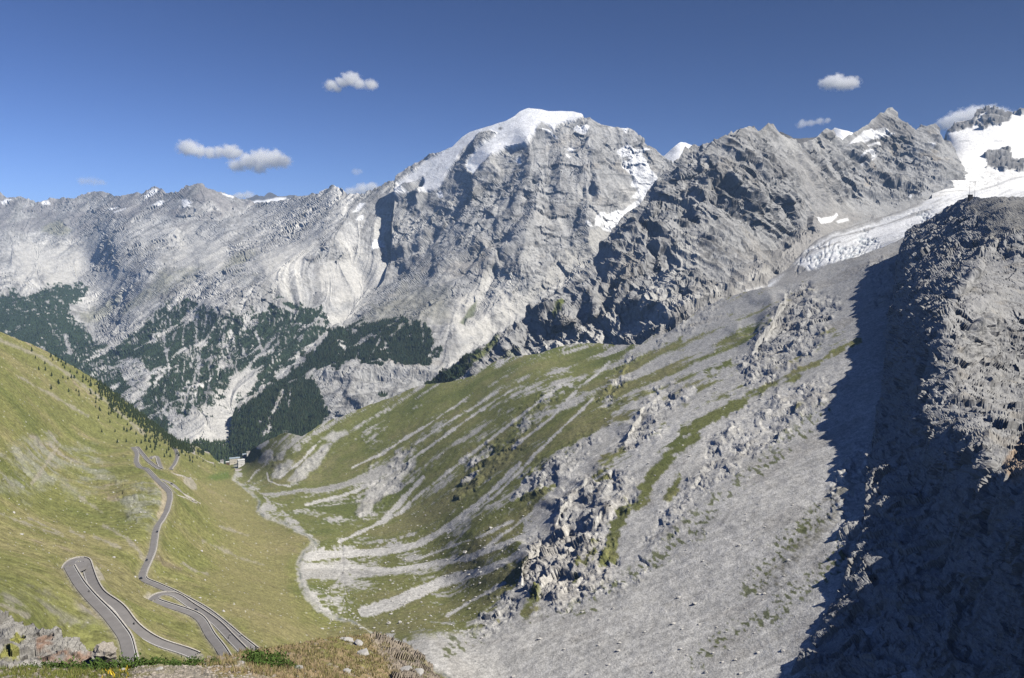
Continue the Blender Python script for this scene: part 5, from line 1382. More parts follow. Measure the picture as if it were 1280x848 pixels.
# lift pylon and hut on the near crag's crest; material lift on the green shoulder
M_STEEL = plain_mat('galvanised_steel', (0.32, 0.33, 0.34), 0.5, 0.1, 0.5, metallic=0.4)
M_DARKW = plain_mat('dark_hut_wood', (0.05, 0.045, 0.045), 0.8, 0.2, 0.6)
cp = at(Dg, 1215, 249)[0]; k_ = cp[1]/1320.0
t = bpy.data.objects.new('lift_pylon', None); S.collection.objects.link(t); t.location = cp; tag(t, 'twin-mast cable lift pylon standing on the crest of the near crag', 'pylon')
for x in (-4.2, 4.2):
    mast = link('mast', cyl('mast', 0.28, 30, M_STEEL, 8, 'z'), t, (x, 0, 12))
link('cross_arm', small_box('cross_arm', (-5.5,-0.3,26), (5.5,0.3,26.8), M_STEEL), t)
t = bpy.data.objects.new('lift_hut', None); S.collection.objects.link(t); t.location = (cp[0]-2.0, cp[1], cp[2]); tag(t, 'small dark hut between the masts on the crest of the near crag', 'hut')
link('wall', small_box('wall', (-3.2,-2.5,-3), (2.2,2.5,5.6), M_DARKW), t)
link('roof', small_box('roof', (-3.6,-2.9,5.6), (2.6,2.9,6.1), M_STEEL), t)
link('window', small_box('window', (-1.8,-2.56,2.2), (-0.2,-2.49,3.8), M_WIN), t)
sp = at(B, 357, 542.0)[0]
t = bpy.data.objects.new('lift_station', None); S.collection.objects.link(t); t.location = sp; tag(t, 'open steel lift frame on the green knoll above the hotel', 'lift station')
for x in (-6, 6): link('post', cyl('post', 0.45, 9, M_STEEL, 8, 'z'), t, (x, 0, 3.5))
link('beam', small_box('beam', (-8,-0.5,7.4), (8,0.5,8.3), M_STEEL), t)
link('cabin', small_box('cabin', (-1.6,-1.2,0.5), (1.6,1.2,4.5), M_STEEL), t)
print('roads+buildings', time.time()-T0)

# ================================================================== conifers
def conifer_geo(tiers=4, n=7, seed=0):
    r_ = random.Random(seed); V = []; F_ = []
    for t in range(tiers):
        z0 = 0.14 + 0.80*t/tiers; z1 = min(1.0, z0 + 0.42 - 0.04*t); R = 0.22*(1-t/tiers*0.82)
        b = len(V)
        for k in range(n):
            a = 2*math.pi*(k + 0.5*(t % 2))/n
            rr = R*(0.72+0.5*r_.random()); V.append((math.cos(a)*rr, math.sin(a)*rr, z0 + 0.05*r_.random()))
        V.append((0, 0, z1))
        for k in range(n): F_.append((b+k, b+(k+1) % n, b+n))
    return V, F_
def leaf_mat(name, c, vary=0.35, scale=2.0):
    return plain_mat(name, c, 0.85, vary, scale, spec=0.15)
M_NEEDLE = leaf_mat('needle_foliage', (0.036, 0.052, 0.022), 0.35, 3.0)
M_BARK = plain_mat('bark', (0.09, 0.06, 0.045), 0.9, 0.2, 0.5)
crowns = []
for k in range(5):
    V, F_ = conifer_geo(5, 8, k); crowns.append(build_mesh('crown', V, F_, M_NEEDLE, smooth_=False))
trunk_me = bpy.data.meshes.new('trunk')
n = 6
trunk_me.from_pydata([(math.cos(2*math.pi*k/n)*0.028, math.sin(2*math.pi*k/n)*0.028, -0.05) for k in range(n)] + [(math.cos(2*math.pi*k/n)*0.010, math.sin(2*math.pi*k/n)*0.010, 0.7) for k in range(n)], [], [(k, (k+1)%n, (k+1)%n+n, k+n) for k in range(n)])
trunk_me.materials.append(M_BARK)
rt = random.Random(4)
spots = [(40,440),(45,448),(50,462),(57,455),(66,470),(58,463),(75,480),(80,473),(74,478),(88,466),(70,447),(94,461),(93,473),(104,478),(108,476),(100,490),(87,490),(65,487),(123,524),(128,540)]
tries = 0
while len(spots) < 290 and tries < 9000:
    tries += 1
    x = 60 + 195*rt.random()**0.75
    e = line_y(top_B, x)
    off = abs(rt.gauss(0, 1))*(7 + 13*smooth(np.array(x), 70, 110) - 12*smooth(np.array(x), 165, 235)) + 0.5
    dens = 0.35 + 0.65*float(smooth(np.array(x), 85, 130))
    if rt.random() > dens: continue
    spots.append((x, e+off))
spots = spots[:290]
for i, (x, y) in enumerate(spots):
    P_ = at(B, x, y)[0]
    h_ = rt.uniform(9, 15) if y-line_y(top_B, x) < 12 else rt.uniform(8, 12)
    o = bpy.data.objects.new('conifer', None); S.collection.objects.link(o); o.location = P_; o.rotation_euler = (0, 0, rt.random()*6); o.scale = (h_, h_, h_)
    tag(o, 'small dark green conifer scattered along the edge of the grass slope', 'tree', 'conifers along the edge of the grass slope')
    link('crown', crowns[i % 5], o); link('trunk', trunk_me, o)
def forest(name, sheets, count, seed, hmin=10, hmax=17):
    rg_ = np.random.default_rng(seed); PP = []
    for sh, wt in sheets:
        w = sh['wood'].copy(); w[:sh['nb']] = 0
        w[w < 0.3] = 0
        w *= (sh['D']/sh['D'].mean())**0
        w[-2:] = 0
        pr = (w/w.sum()).ravel(); n_ = int(count*wt)
        ids = rg_.choice(len(pr), n_, p=pr)
        PP.append(sh['P'].reshape(-1, 3)[ids] + rg_.normal(0, 3, (n_, 3))*np.array([1, 1, 0.0]))
    PP = np.concatenate(PP); n_ = len(PP)
    b = []; 
    nn = 5
    a = np.arange(nn)*2*math.pi/nn
    base = np.array([(math.cos(t)*0.24, math.sin(t)*0.24, 0.05) for t in a] + [(0,0,0.72)] + [(math.cos(t+.6)*0.15, math.sin(t+.6)*0.15, 0.42) for t in a] + [(0,0,1.0)])
    f0 = np.array([(k, (k+1) % nn, nn) for k in range(nn)] + [(nn+1+k, nn+1+(k+1) % nn, 2*nn+1) for k in range(nn)])
    H_ = rg_.uniform(hmin, hmax, n_); rot = rg_.uniform(0, 6.28, n_)
    c_, s_ = np.cos(rot), np.sin(rot)
    V = np.empty((n_, len(base), 3))
    V[..., 0] = (base[:, 0]*c_[:, None]-base[:, 1]*s_[:, None])*H_[:, None] + PP[:, None, 0]
    V[..., 1] = (base[:, 0]*s_[:, None]+base[:, 1]*c_[:, None])*H_[:, None] + PP[:, None, 1]
    V[..., 2] = base[:, 2]*H_[:, None] + PP[:, None, 2] - 0.5
    F_ = (f0[None] + (np.arange(n_)*len(base))[:, None, None]).reshape(-1, 3)
    g = np.array([0.034, 0.050, 0.024])[None]*rg_.uniform(0.65, 1.45, (n_, 1))*np.array([1, 1, 1])
    g[:, 0] *= rg_.uniform(0.85, 1.25, n_)
    colr = np.repeat(g, len(base), 0)
    o = link(name, build_mesh(name, V.reshape(-1, 3), F_, MAT_TREE, colr, False)); tag(o, kind='stuff')
MAT_TREE = terrain_mat('forest_foliage', 6.0, 2.0, 0.25, 0, 1)
for sh in (F, G, E):
    pass
forest('conifer_forest', [(F, 1.0)], 15000, 3, 11, 20)
forest('conifer_forest', [(G, 1.0)], 15000, 4, 9, 16)
forest('conifer_forest', [(E, 1.0)], 900, 5, 8, 14)
VV = []; FF = []; off_ = 0
rw = random.Random(19)
for i in range(760):
    x = 118 + 122*rw.random()**0.8
    y = line_y(top_B, x) + abs(rw.gauss(0, 1))*(4.5 + 5*(x < 200)) + 0.3
    P_ = at(B, x, y)[0]; V, F_ = conifer_geo(4, 6, i % 5); h_ = rw.uniform(7, 13)
    VV.append(np.array(V)*h_ + P_); FF.append(np.array(F_)+off_); off_ += len(V)
o = link('conifer_belt', build_mesh('conifer_belt', np.concatenate(VV), np.concatenate(FF), M_NEEDLE, smooth_=False)); tag(o, kind='stuff')
# nearer wood just behind the hotel, big enough to show single trees
rw = random.Random(9)
crown_w = []
M_NEEDLE2 = leaf_mat('larch_foliage', (0.05, 0.072, 0.028), 0.35, 3.0)
for k in range(3):
    V, F_ = conifer_geo(5, 8, 20+k); crown_w.append((V, F_))
VV = []; FF = []; off_ = 0
for i in range(900):
    if rw.random() < 0.55:
        x = rw.uniform(228, 308); y = rw.uniform(552, 584); sh = G
        if y > line_y(top_B, x)+4: continue
    else:
        x = rw.uniform(300, 402); y = rw.uniform(528, 572); sh = F
    P_ = at(sh, x, y)[0]; V, F_ = crown_w[i % 3]; h_ = rw.uniform(16, 27)
    VV.append(np.array(V)*h_ + P_); FF.append(np.array(F_)+off_); off_ += len(V)
o = link('valley_wood', build_mesh('valley_wood', np.concatenate(VV), np.concatenate(FF), M_NEEDLE2, smooth_=False)); tag(o, kind='stuff')
print('trees', time.time()-T0)

# ================================================================== loose stones on the slopes
def rock_geo(seed, sub=1):
    import bmesh
    bm = bmesh.new(); bmesh.ops.create_icosphere(bm, subdivisions=sub, radius=1.0)
    r_ = random.Random(seed)
    for v in bm.verts:
        v.co *= r_.uniform(0.72, 1.15)
        v.co.x *= 1.1
    for k in range(5):     # knock flat facets off it
        nv = Vector((r_.gauss(0,1), r_.gauss(0,1), r_.gauss(0,1))).normalized(); d_ = r_.uniform(0.55, 0.8)
        for v in bm.verts:
            t_ = v.co.dot(nv)
            if t_ > d_: v.co -= nv*(t_-d_)
    for v in bm.verts: v.co.z *= 0.75
    V = np.array([v.co[:] for v in bm.verts]); F_ = np.array([[v.index for v in f.verts] for f in bm.faces])
    bm.free(); return V, F_
M_BOULD = plain_mat('limestone_boulder', (0.50, 0.485, 0.455), 0.9, 0.2, 1.0, 0.4)
rocks1 = [rock_geo(k, 1) for k in range(6)]
def scatter_stones(name, polys, seed, sheet, mat, smin, smax):
    rg_ = random.Random(seed); VV = []; FF = []; off_ = 0
    for pg, cnt in polys:
        p = np.array(pg, float); got = 0
        while got < cnt:
            x = rg_.uniform(p[:, 0].min(), p[:, 0].max()); y = rg_.uniform(p[:, 1].min(), p[:, 1].max())
            if not inside(np.array([x]), np.array([y]), pg)[0]: continue
            got += 1
            P_ = at(sheet, x, y)[0]; V, F_ = rocks1[rg_.randrange(6)]
            s_ = (smin + (smax-smin)*rg_.random()**4)
            VV.append(V*s_ + P_); FF.append(F_+off_); off_ += len(V)
    o = link(name, build_mesh(name, np.concatenate(VV), np.concatenate(FF), mat, smooth_=False)); tag(o, kind='stuff')
scatter_stones('scattered_stones', [([(385,670),(640,610),(700,690),(610,800),(430,790),(380,720)], 700), ([(310,590),(560,490),(640,560),(560,660),(400,680)], 220), ([(540,800),(760,730),(900,640),(1060,600),(990,850),(560,850)], 300),
                                    ([(0,560),(200,600),(330,700),(300,800),(100,700),(0,700)], 120), ([(300,610),(330,640),(385,700),(400,790),(470,800),(380,690)], 200), ([(700,480),(1000,400),(1060,480),(850,640),(720,700)], 260)], 5, B, M_BOULD, 0.35, 2.4)
big_me = []
for k in range(4):
    V, F_ = rock_geo(40+k, 2); big_me.append(build_mesh('boulder', V, F_, M_BOULD, smooth_=False))
for i, (x, y, s_) in enumerate([(582,692,3.2),(486,779,2.6),(481,703,2.0),(507,701,1.8),(867,754,2.0),(500,778,2.2),(613,661,3.0),(430,716,2.0),(1096,736,2.5)]):
    o = link('boulder', big_me[i % 4], None, at(B, x, y)[0] + np.array([0,0,s_*0.3])); o.scale = (s_, s_, s_); o.rotation_euler = (0,0,i)
    tag(o, 'pale limestone boulder lying loose on the debris of the right slope', 'boulder', 'boulders lying on the right slope')

# ================================================================== the ledge in front
GRAV = np.array([0.30, 0.27, 0.225], f32)
DRY = np.array([0.33, 0.25, 0.14], f32)
top_N = [(-40,838),(0,838),(60,836),(130,838),(200,833),(240,826),(280,819),(320,813),(350,808),(380,803),(410,799),(430,797),(450,795),(470,793),(485,797),(505,802),(520,811),(530,821),(540,835),(549,850),(570,885)]
ctrl_N = [(-40,838,13),(0,838,13),(130,838,13.5),(240,827,15),(320,813,21),(400,800,27),(470,794,32),(505,803,32),(530,822,29),(550,852,25),(570,885,22),(-40,890,9.5),(130,890,9.5),(260,890,9.7),(400,890,11.5),(480,890,15),(300,845,12.5),(400,845,16.5),(470,845,21),(200,850,11.5),(540,885,20)]
N_ = make_sheet('ledge', top_N, -40, 570, 888, ctrl_N, dx=0.9, dy=0.9, nback=14, back=9, jag=1.0, seed=60, bslope=1.2)
X, Y = N_['PX'], N_['PY']
rkN = region(N_, [(462,795),(478,792),(492,797),(506,802),(522,811),(534,823),(545,838),(560,870),(580,900),(500,900),(490,850),(480,820),(468,805)], 3, 4)
fh, fc = facets(N_['P'], (1.3,1.3,1.0), 4, N_['pix'], 0.26, seed=6)
displace(N_, (fh*rkN + fbm(N_['P'], 2.2, 3, N_['pix'], seed=110)*0.10 + fbm(N_['P'], 0.5, 5, N_['pix'], gain=0.7, seed=111)*0.035*(1-rkN)).astype(f32), macro_normals(N_, 12))
nn_ = noise(N_['P'], 1.6, 5) + 0.6*noise(N_['P'], 0.5, 6)
c = np.broadcast_to(GRAV, N_['P'].shape).astype(f32).copy()
gr_l = smooth(-X, -270, -150)
c = mix(c, np.array([0.20,0.19,0.06]), gr_l*smooth(nn_ - smooth(Y, 838, 856)*0.6, -0.35, 0.25)*0.9)
knoll = region(N_, [(235,835),(300,810),(400,790),(475,785),(500,820),(540,900),(420,900),(330,848),(280,850)], 5, 5)
c = mix(c, DRY, knoll*0.95)
c = mix(c, np.array([0.20,0.20,0.065]), knoll*smooth(nn_, 0.0, 0.5)*0.85)
c = mix(c, GRAV*1.15, smooth(noise(N_['P'], 0.9, 8)+0.5*noise(N_['P'], 0.3, 9), 0.42, 0.6)*knoll*0.7)
c = mix(c, np.array([0.33,0.28,0.22]), rkN); c = mix(c, np.array([0.16,0.14,0.12]), rkN*smooth(fc, 0.1, 0.6)*0.6)
c = mix(c, np.array([0.22,0.20,0.08]), rkN*smooth(nn_, 0.3, 0.6)*0.6)
c = mix(c, np.array([0.07,0.06,0.05]), rkN*cracks(N_['P'], (1.6,1.6,1.6), 4, 0.04)*0.8)
c *= (1+0.10*noise(N_['P'], 0.12, 12)[..., None]*2)
sheet_objects(N_, c, terrain_mat('ledge_ground', 0.12, 0.035, 0.4, 0.6, 0.03), [('foreground_ledge', None, 'structure')], False)

# rock outcrop at the left
top_O = [(-40,776),(-20,770),(0,771),(7,771),(15,768),(19,776),(29,776),(30,782),(40,781),(50,787),(65,787),(70,784),(76,785),(79,799),(87,797),(94,796),(100,804),(109,810),(119,812),(130,818),(143,826),(155,838),(165,850)]
ctrl_O = [(-40,776,27),(0,771,27),(40,782,26.5),(76,786,26),(109,810,25.5),(165,850,24),(0,800,25.5),(60,810,25),(0,850,23),(80,850,23),(-40,870,22.5),(160,870,23)]
O_ = make_sheet('outcrop', top_O, -40, 165, 868, ctrl_O, dx=0.8, dy=0.8, nback=12, back=5, jag=1.4, seed=64, bslope=1.6)
fh, fc = facets(O_['P'], (0.8,0.8,0.6), 4, O_['pix'], 0.30, seed=8)
displace(O_, (fh + fbm(O_['P'], 1.5, 3, O_['pix'], seed=120, ridged=True)*0.12).astype(f32), macro_normals(O_, 14))
nn_ = noise(O_['P'], 0.7, 5) + 0.5*noise(O_['P'], 0.25, 6)
c = np.broadcast_to(np.array([0.30,0.29,0.265], f32), O_['P'].shape).astype(f32).copy()
c = mix(c, np.array([0.17,0.16,0.15]), smooth(fc*1.2, 0.1, 0.8)*0.6)
c = mix(c, np.array([0.26,0.14,0.085]), region(O_, [(45,795),(68,792),(66,815),(90,815),(110,820),(125,830),(100,838),(60,830),(45,815)], 4, 6)*smooth(nn_, -0.3, 0.3)*0.7)
c = mix(c, np.array([0.27,0.27,0.06]), region(O_, [(10,800),(22,792),(32,798),(30,808),(18,808)], 2, 3)*0.9)
c = mix(c, np.array([0.24,0.24,0.06]), region(O_, [(0,815),(14,810),(24,816),(22,830),(0,830)], 2, 3)*0.9)
c = mix(c, np.array([0.42,0.40,0.37]), smooth(nn_, 0.35, 0.6)*0.5)
c = mix(c, np.array([0.05,0.045,0.04]), cracks(O_['P'], (0.9,0.9,0.9), 4, 0.05)*0.8)
ro_ = sheet_objects(O_, c, terrain_mat('outcrop_rock', 0.15, 0.04, 0.35, 0.6, 0.03), [('rock_outcrop', None, None)], False)[0]
tag(ro_, 'jagged grey rock outcrop with moss at the lower left corner', 'rock')

# round boulder standing behind the shrubs
V, F_ = rock_geo(71, 3)
rg_ = np.random.default_rng(4)
Pn = V[:, None, :]*1.0
V = V*(1 + 0.10*noise(Pn, 0.9, 3)[:, :1] + 0.05*noise(Pn, 0.3, 4)[:, :1])
bp = ray(130.5, 818)*24.4
mb_ = plain_mat('lichened_boulder', (0.33, 0.30, 0.26), 0.9, 0.35, 0.12, 0.6)
o = link('boulder', build_mesh('boulder', V, F_, mb_, smooth_=False), None, bp); o.scale = (0.33, 0.36, 0.50)
tag(o, 'rounded grey-brown boulder at the right end of the rock outcrop', 'boulder')

# shrubs
M_LEAF = leaf_mat('shrub_leaves', (0.075, 0.125, 0.03), 0.45, 0.08)
M_STEM = plain_mat('shrub_stems', (0.13, 0.08, 0.05), 0.9, 0.2, 0.1)
def shrub_meshes(seed, W=0.36, H=0.26, n=420):
    r_ = np.random.default_rng(seed)
    a = r_.uniform(0, 6.28, n); rr = np.sqrt(r_.random(n)); t = r_.random(n)**0.7
    lump = 1 + 0.35*np.sin(a*3+seed) 
    x = np.cos(a)*rr*W*lump; y = np.sin(a)*rr*W*0.6*lump; z = H*t*(1.12-rr**2*0.75)*(1+0.3*np.sin(a*2.3+seed))
    d = r_.standard_normal((n, 3)); d /= np.linalg.norm(d, axis=1, keepdims=True)
    e = np.cross(d, r_.standard_normal((n, 3))); e /= np.linalg.norm(e, axis=1, keepdims=True)
    s = r_.uniform(0.014, 0.026, (n, 1)); c_ = np.stack([x, y, z], 1)
    V = np.stack([c_-d*s*1.5, c_-e*s*0.7, c_+d*s*1.5, c_+e*s*0.7], 1).reshape(-1, 3)
    lf = build_mesh('leaves', V, np.arange(4*n).reshape(-1, 4), M_LEAF, smooth_=False)
    k = 9; SV = []; SF = []
    for i in range(k):
        aa = r_.uniform(0, 6.28); tip = np.array([math.cos(aa)*W*0.6, math.sin(aa)*W*0.4, H*0.9]); b = len(SV)
        for j in range(3): SV.append((math.cos(j*2.1)*0.006, math.sin(j*2.1)*0.006, -0.08))
        SV.append(tuple(tip)); SF += [(b, b+1, b+3), (b+1, b+2, b+3), (b+2, b, b+3)]
    return lf, build_mesh('stem', SV, SF, M_STEM, smooth_=False)
shr = [shrub_meshes(k) for k in range(5)]
rs = random.Random(12)
for i, (x, y, s_) in enumerate([(22,834,.7),(36,833,.8),(52,834,.75),(66,834,1.0),(80,833,1.0),(93,834,.8),(106,833,1.0),(118,833,1.05),(130,834,.95),(142,832,1.15),(153,831,1.2),(162,832,1.1),(174,832,.75),(186,831,.9),(196,830,.8),(212,829,.8),(224,828,.85),(236,827,.9),(247,827,.7),(310,830,1.1),(322,831,1.35),(334,831,1.3),(346,832,1.1),(358,836,.8),(268,826,.6)]):
    P_ = at(N_, x, y+2)[0]
    if x < 250: P_ = P_ + np.array([0.0, 0.25, -0.22])
    o = bpy.data.objects.new('shrub', None); S.collection.objects.link(o); o.location = P_; o.rotation_euler = (0,0,rs.random()*6)
    sc_ = s_*(0.85 if x < 250 else 0.8); o.scale = (sc_, sc_, sc_*1.05)
    if x >= 300: tag(o, 'leafy green shrub in the clump beside the gravel right of the row', 'shrub', 'green shrubs beside the gravel')
    else: tag(o, 'low green leafy shrub in the row along the edge of the near ledge', 'shrub', 'row of green shrubs on the near ledge')
    a_, b_ = shr[i % 5]; link('leaves', a_, o); link('stem', b_, o)

# grass
def blades(name, polys, seed, hmin, hmax, cols, w=0.006):
    r_ = np.random.default_rng(seed); V = []; C_ = []
    for pg, cnt in polys:
        p = np.array(pg, float)
        x = r_.uniform(p[:, 0].min(), p[:, 0].max(), cnt*3); y = r_.uniform(p[:, 1].min(), p[:, 1].max(), cnt*3)
        m = inside(x, y, pg); x = x[m][:cnt]; y = y[m][:cnt]
        cl = noise2((x/7).reshape(1, -1), (y/3).reshape(1, -1), seed)[0] > -0.12
        x = x[cl]; y = y[cl]
        P_ = at(N_, x, y); n_ = len(x)
        h = r_.uniform(hmin, hmax, n_); a = r_.uniform(0, 6.28, n_); ln = r_.uniform(0.1, 0.6, n_)*h; b = r_.uniform(0, 6.28, n_)
        ww = w*P_[:, 1]/14.0
        q_ = np.stack([np.cos(a)*ww, np.sin(a)*ww, np.zeros(n_)], 1); tip = np.stack([np.cos(b)*ln, np.sin(b)*ln, h], 1)
        V.append(np.stack([P_-q_-[0,0,.01], P_+q_-[0,0,.01], P_+tip], 1).reshape(-1, 3))
        k = r_.integers(0, len(cols), n_); cc = np.array(cols)[k]*r_.uniform(0.7, 1.3, (n_, 1)); C_.append(np.repeat(cc, 3, 0))
    V = np.concatenate(V); C_ = np.concatenate(C_)
    o = link(name, build_mesh(name, V, np.arange(len(V)).reshape(-1, 3), MAT_BLADE, C_, False)); tag(o, kind='stuff')
MAT_BLADE = terrain_mat('grass_blades', 0.5, 0.2, 0.15, 0, 1)
kn = [(240,828),(300,813),(400,799),(470,793),(486,800),(495,830),(500,850),(420,860),(340,850),(290,845)]
blades('dry_grass', [(kn, 26000)], 3, 0.03, 0.11, [(0.40,0.30,0.17),(0.34,0.26,0.14),(0.25,0.23,0.08),(0.20,0.21,0.07),(0.45,0.36,0.22)])
blades('green_grass', [([(-20,836),(150,836),(165,845),(120,856),(-20,856)], 9000), ([(500,812),(535,830),(540,850),(505,850)], 900)], 4, 0.03, 0.09, [(0.20,0.23,0.06),(0.26,0.25,0.08),(0.15,0.19,0.05)])
# yellow flowers
blades('yellow_flowers', [([(128,838),(166,836),(158,850),(120,852)], 110)], 5, 0.05, 0.10, [(0.75,0.48,0.03),(0.65,0.5,0.05)], 0.018)

# stones on the ledge, and gravel
M_ST = plain_mat('grey_stone', (0.42, 0.41, 0.39), 0.9, 0.25, 0.1, 0.4); M_ST2 = plain_mat('brown_stone', (0.26, 0.16, 0.11), 0.9, 0.3, 0.1, 0.4)
st_me = [build_mesh('stone', *rock_geo(80+k, 2), M_ST, smooth_=False) for k in range(4)]
st_b = build_mesh('stone', *rock_geo(90, 2), M_ST2, smooth_=False)
for x, y, s_, me_, lab in [(259,828,.085,st_me[0],'pale stone left of the reddish stone at the gravel edge'),(290,830,.11,st_b,'reddish brown stone beside the green shrub clump'),(300,836,.09,st_me[1],'white stone in front of the reddish stone'),
                           (153,837,.06,st_me[2],'flat white stone beside the yellow flowers'),(199,838,.06,st_me[3],'small white stone in the middle of the gravel'),(435,802,.22,st_me[0],'largest pale rock on top of the grassy knoll'),
                           (447,808,.20,st_me[1],'pale rock just right of the largest one on the knoll'),(455,818,.26,st_me[2],'flat grey slab below the pale rocks on the knoll'),(510,838,.30,st_me[3],'long pale slab near the right end of the knoll'),
                           (522,845,.28,st_me[0],'lowest pale slab at the right end of the knoll'),(428,800,.12,st_me[3],'small pale rock left of the largest one on the knoll'),(372,840,.10,st_me[1],'half-buried grey stone in the dry grass'),(433,842,.14,st_me[2],'grey stone in the dry grass near the bottom edge')]:
    o = link('stone', me_, None, at(N_, x, y)[0]+np.array([0,0,s_*0.25])); s_ *= 0.8; o.scale = (s_*1.2, s_, s_*0.8); o.rotation_euler = (0,0,x*0.7)
    tag(o, lab, 'stone', 'stones on the near ledge')
M_GR = plain_mat('gravel_chips', (0.36, 0.32, 0.27), 0.9, 0.35, 0.05)
rg_ = random.Random(8); VV = []; FF = []; off_ = 0
V0, F0 = rock_geo(5, 1)
for pg, cnt in [([(-20,840),(250,830),(310,838),(320,860),(-20,860)], 2600), ([(330,840),(500,820),(530,850),(330,860)], 500)]:
    k = 0
    while k < cnt:
        x = rg_.uniform(-20, 530); y = rg_.uniform(826, 858)
        if not inside(np.array([x]), np.array([y]), pg)[0]: continue
        if x < 150 and rg_.random() < 0.5: k += 1; continue
        k += 1; s_ = 0.008 + 0.03*rg_.random()**4
        V, F_ = rocks1[rg_.randrange(6)]
        VV.append(V*s_ + at(N_, x, y)[0]); FF.append(F_+off_); off_ += len(V)
o = link('gravel', build_mesh('gravel', np.concatenate(VV), np.concatenate(FF), M_GR, smooth_=False)); tag(o, kind='stuff')
print('ledge', time.time()-T0)

# ================================================================== clouds (real volumes, far beyond the mountains)
def cloud(px, py, w, h, D, puffs, label, dens=0.004, thr=0.40, amp=1.7, seed=0.0):
    c_ = ray(px, py)*D; sc = D/FPX            # metres per pixel at that distance
    hw_, hh_, hd_ = w*0.75*sc, h*1.0*sc, w*0.4*sc
    V = []; F_ = []
    import bmesh
    bm = bmesh.new(); bmesh.ops.create_icosphere(bm, subdivisions=3, radius=1.0)
    V = np.array([v.co[:] for v in bm.verts])*np.array([hw_, hd_, hh_]); F_ = np.array([[v.index for v in f.verts] for f in bm.faces]); bm.free()
    m = bpy.data.materials.new('cloud_vapour'); m.use_nodes = True; nt = m.node_tree; nt.nodes.clear()
    Nn = nt.nodes; L = nt.links
    out = Nn.new('ShaderNodeOutputMaterial'); vol = Nn.new('ShaderNodeVolumePrincipled'); vol.inputs['Color'].default_value = (1, 1, 1, 1); vol.inputs['Anisotropy'].default_value = 0.0
    tc = Nn.new('ShaderNodeTexCoord')
    def M(op, a, b=None, c=None):
        n = Nn.new('ShaderNodeMath'); n.operation = op
        for k, v in enumerate((a, b, c)):
            if v is None: continue
            if isinstance(v, (int, float)): n.inputs[k].default_value = v
            else: L.new(v, n.inputs[k])
        return n.outputs[0]
    nz = Nn.new('ShaderNodeTexNoise'); nz.inputs['Scale'].default_value = 1.0/(6.5*sc); nz.inputs['Detail'].default_value = 4.0; nz.inputs['Roughness'].default_value = 0.62
    of = Nn.new('ShaderNodeVectorMath'); of.operation = 'ADD'; of.inputs[1].default_value = (seed*1000, seed*700, seed*300)
    L.new(tc.outputs['Object'], of.inputs[0]); L.new(of.outputs[0], nz.inputs['Vector'])
    tot = None
    for (x, y, r) in puffs:                   # puff centres in pixels from the cloud centre
        sb = Nn.new('ShaderNodeVectorMath'); sb.operation = 'SUBTRACT'; sb.inputs[1].default_value = (x*sc, 0, -y*sc); L.new(tc.outputs['Object'], sb.inputs[0])
        ml = Nn.new('ShaderNodeVectorMath'); ml.operation = 'MULTIPLY'; ml.inputs[1].default_value = (0.8/(r*sc), 0.8/(r*sc), 1.15/(r*sc)); L.new(sb.outputs[0], ml.inputs[0])
        ln = Nn.new('ShaderNodeVectorMath'); ln.operation = 'LENGTH'; L.new(ml.outputs[0], ln.inputs[0])
        v = M('MAXIMUM', M('SUBTRACT', 1.0, ln.outputs['Value']), 0.0)
        tot = v if tot is None else M('MAXIMUM', tot, v)
    f = M('ADD', tot, M('MULTIPLY', M('SUBTRACT', nz.outputs[0], 0.5), amp))
    f = M('MULTIPLY', f, M('GREATER_THAN', tot, 0.001))
    mr = Nn.new('ShaderNodeMapRange'); mr.inputs[1].default_value = thr-0.22; mr.inputs[2].default_value = thr+0.25; mr.inputs[3].default_value = 0; mr.inputs[4].default_value = dens; L.new(f, mr.inputs[0])
    L.new(mr.outputs[0], vol.inputs['Density']); L.new(vol.outputs[0], out.inputs['Volume'])
    o = link('cloud', build_mesh('cloud', V, F_, m), None, c_)
    tag(o, label, 'cloud', 'small white clouds')
    return o
CD = 46000
cloud(262, 187, 80, 30, CD, [(-26,-2,15),(-14,2,12),(0,4,11),(12,3,11),(26,3,14),(34,4,9)], 'elongated white cloud, left one of the pair above the far range', seed=1)
cloud(326, 200, 92, 34, CD+2500, [(-30,7,12),(-14,2,16),(2,-1,18),(16,-1,17),(26,2,13),(-2,9,12)], 'broad white cloud, right one of the pair above the far range', seed=2)
cloud(437, 102, 74, 28, CD, [(-22,5,11),(-10,1,10),(2,-3,13),(12,3,9),(26,4,10),(-16,9,7)], 'small ragged white cloud high above the middle of the far range', dens=0.004, seed=3)
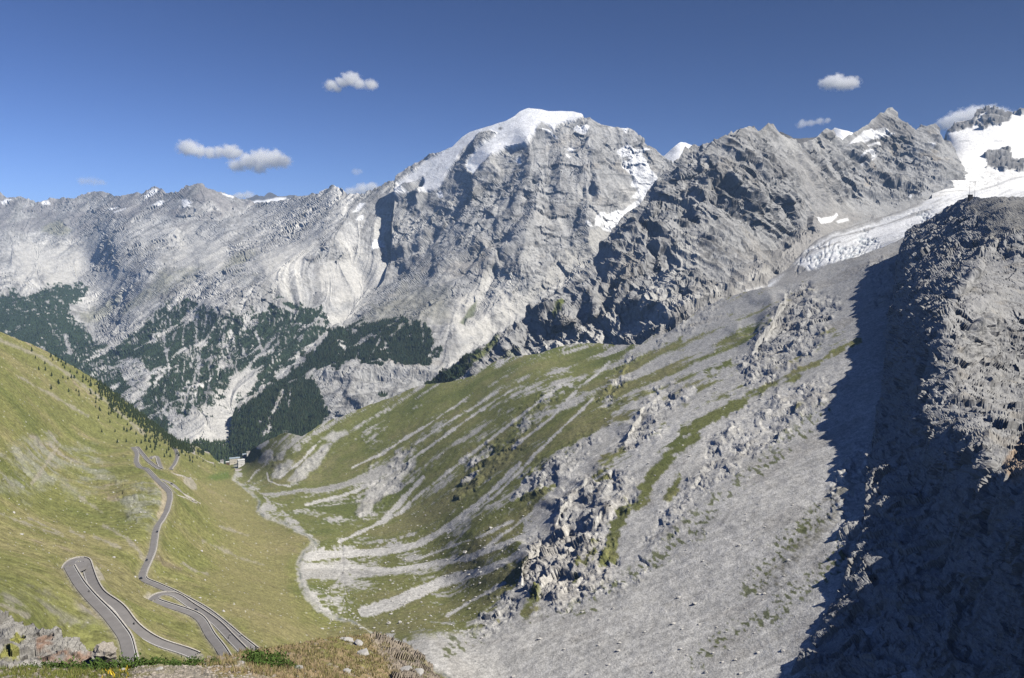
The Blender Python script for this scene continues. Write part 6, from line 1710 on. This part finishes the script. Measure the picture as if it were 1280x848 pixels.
cloud(1049, 104, 48, 24, CD, [(-12,0,13),(-4,-3,12),(6,1,13),(14,0,12)], 'compact white puff alone at the upper right', seed=4)
cloud(1015, 154, 50, 12, CD, [(-12,1,8),(-2,0,7),(10,-2,7),(18,-3,6)], 'thin wisp of cloud above the notch right of the rocky massif', dens=0.002, seed=5)
cloud(1222, 148, 120, 36, CD, [(-34,6,15),(-20,0,16),(-4,-4,17),(16,-6,15),(32,-2,14),(48,2,12)], 'white cloud bank behind the upper right summit', seed=6)
cloud(455, 240, 56, 22, CD, [(-16,2,11),(-2,-2,12),(10,-5,10)], 'white cloud peeping over the saddle left of the snowy mountain', seed=7)
cloud(306, 246, 34, 12, CD, [(-8,0,8),(4,-1,9)], 'tiny white cloud touching the skyline of the far range', seed=8)
cloud(117, 227, 44, 12, CD, [(-12,0,9),(0,0,9),(10,1,7)], 'faint grey wisp above the left part of the far range', dens=0.0010, seed=9)
cloud(446, 215, 18, 8, CD, [(0,0,7)], 'faintest wisp right of the middle over the far range', dens=0.0012, seed=10)

# ------------------------------------------------------------------ mountain air
def box_mesh(name, lo, hi, mat=None):
    x0,y0,z0 = lo; x1,y1,z1 = hi
    V = [(x0,y0,z0),(x1,y0,z0),(x1,y1,z0),(x0,y1,z0),(x0,y0,z1),(x1,y0,z1),(x1,y1,z1),(x0,y1,z1)]
    Fc = [(0,3,2,1),(4,5,6,7),(0,1,5,4),(1,2,6,5),(2,3,7,6),(3,0,4,7)]
    return build_mesh(name, V, Fc, mat, smooth_=False)
hm = bpy.data.materials.new('haze'); hm.use_nodes = True
hn = hm.node_tree; hn.nodes.clear()
ho = hn.nodes.new('ShaderNodeOutputMaterial'); hv = hn.nodes.new('ShaderNodeVolumePrincipled')
hv.inputs['Color'].default_value = (0.42, 0.64, 1.0, 1)
hv.inputs['Density'].default_value = 2.4e-5
hv.inputs['Anisotropy'].default_value = 0.0
hn.links.new(hv.outputs[0], ho.inputs['Volume'])
haze = link('haze', box_mesh('haze', (-31000, -8500, -1260), (31000, 41000, 1420), hm))
tag(haze, kind='stuff')
print('total script', time.time()-T0)
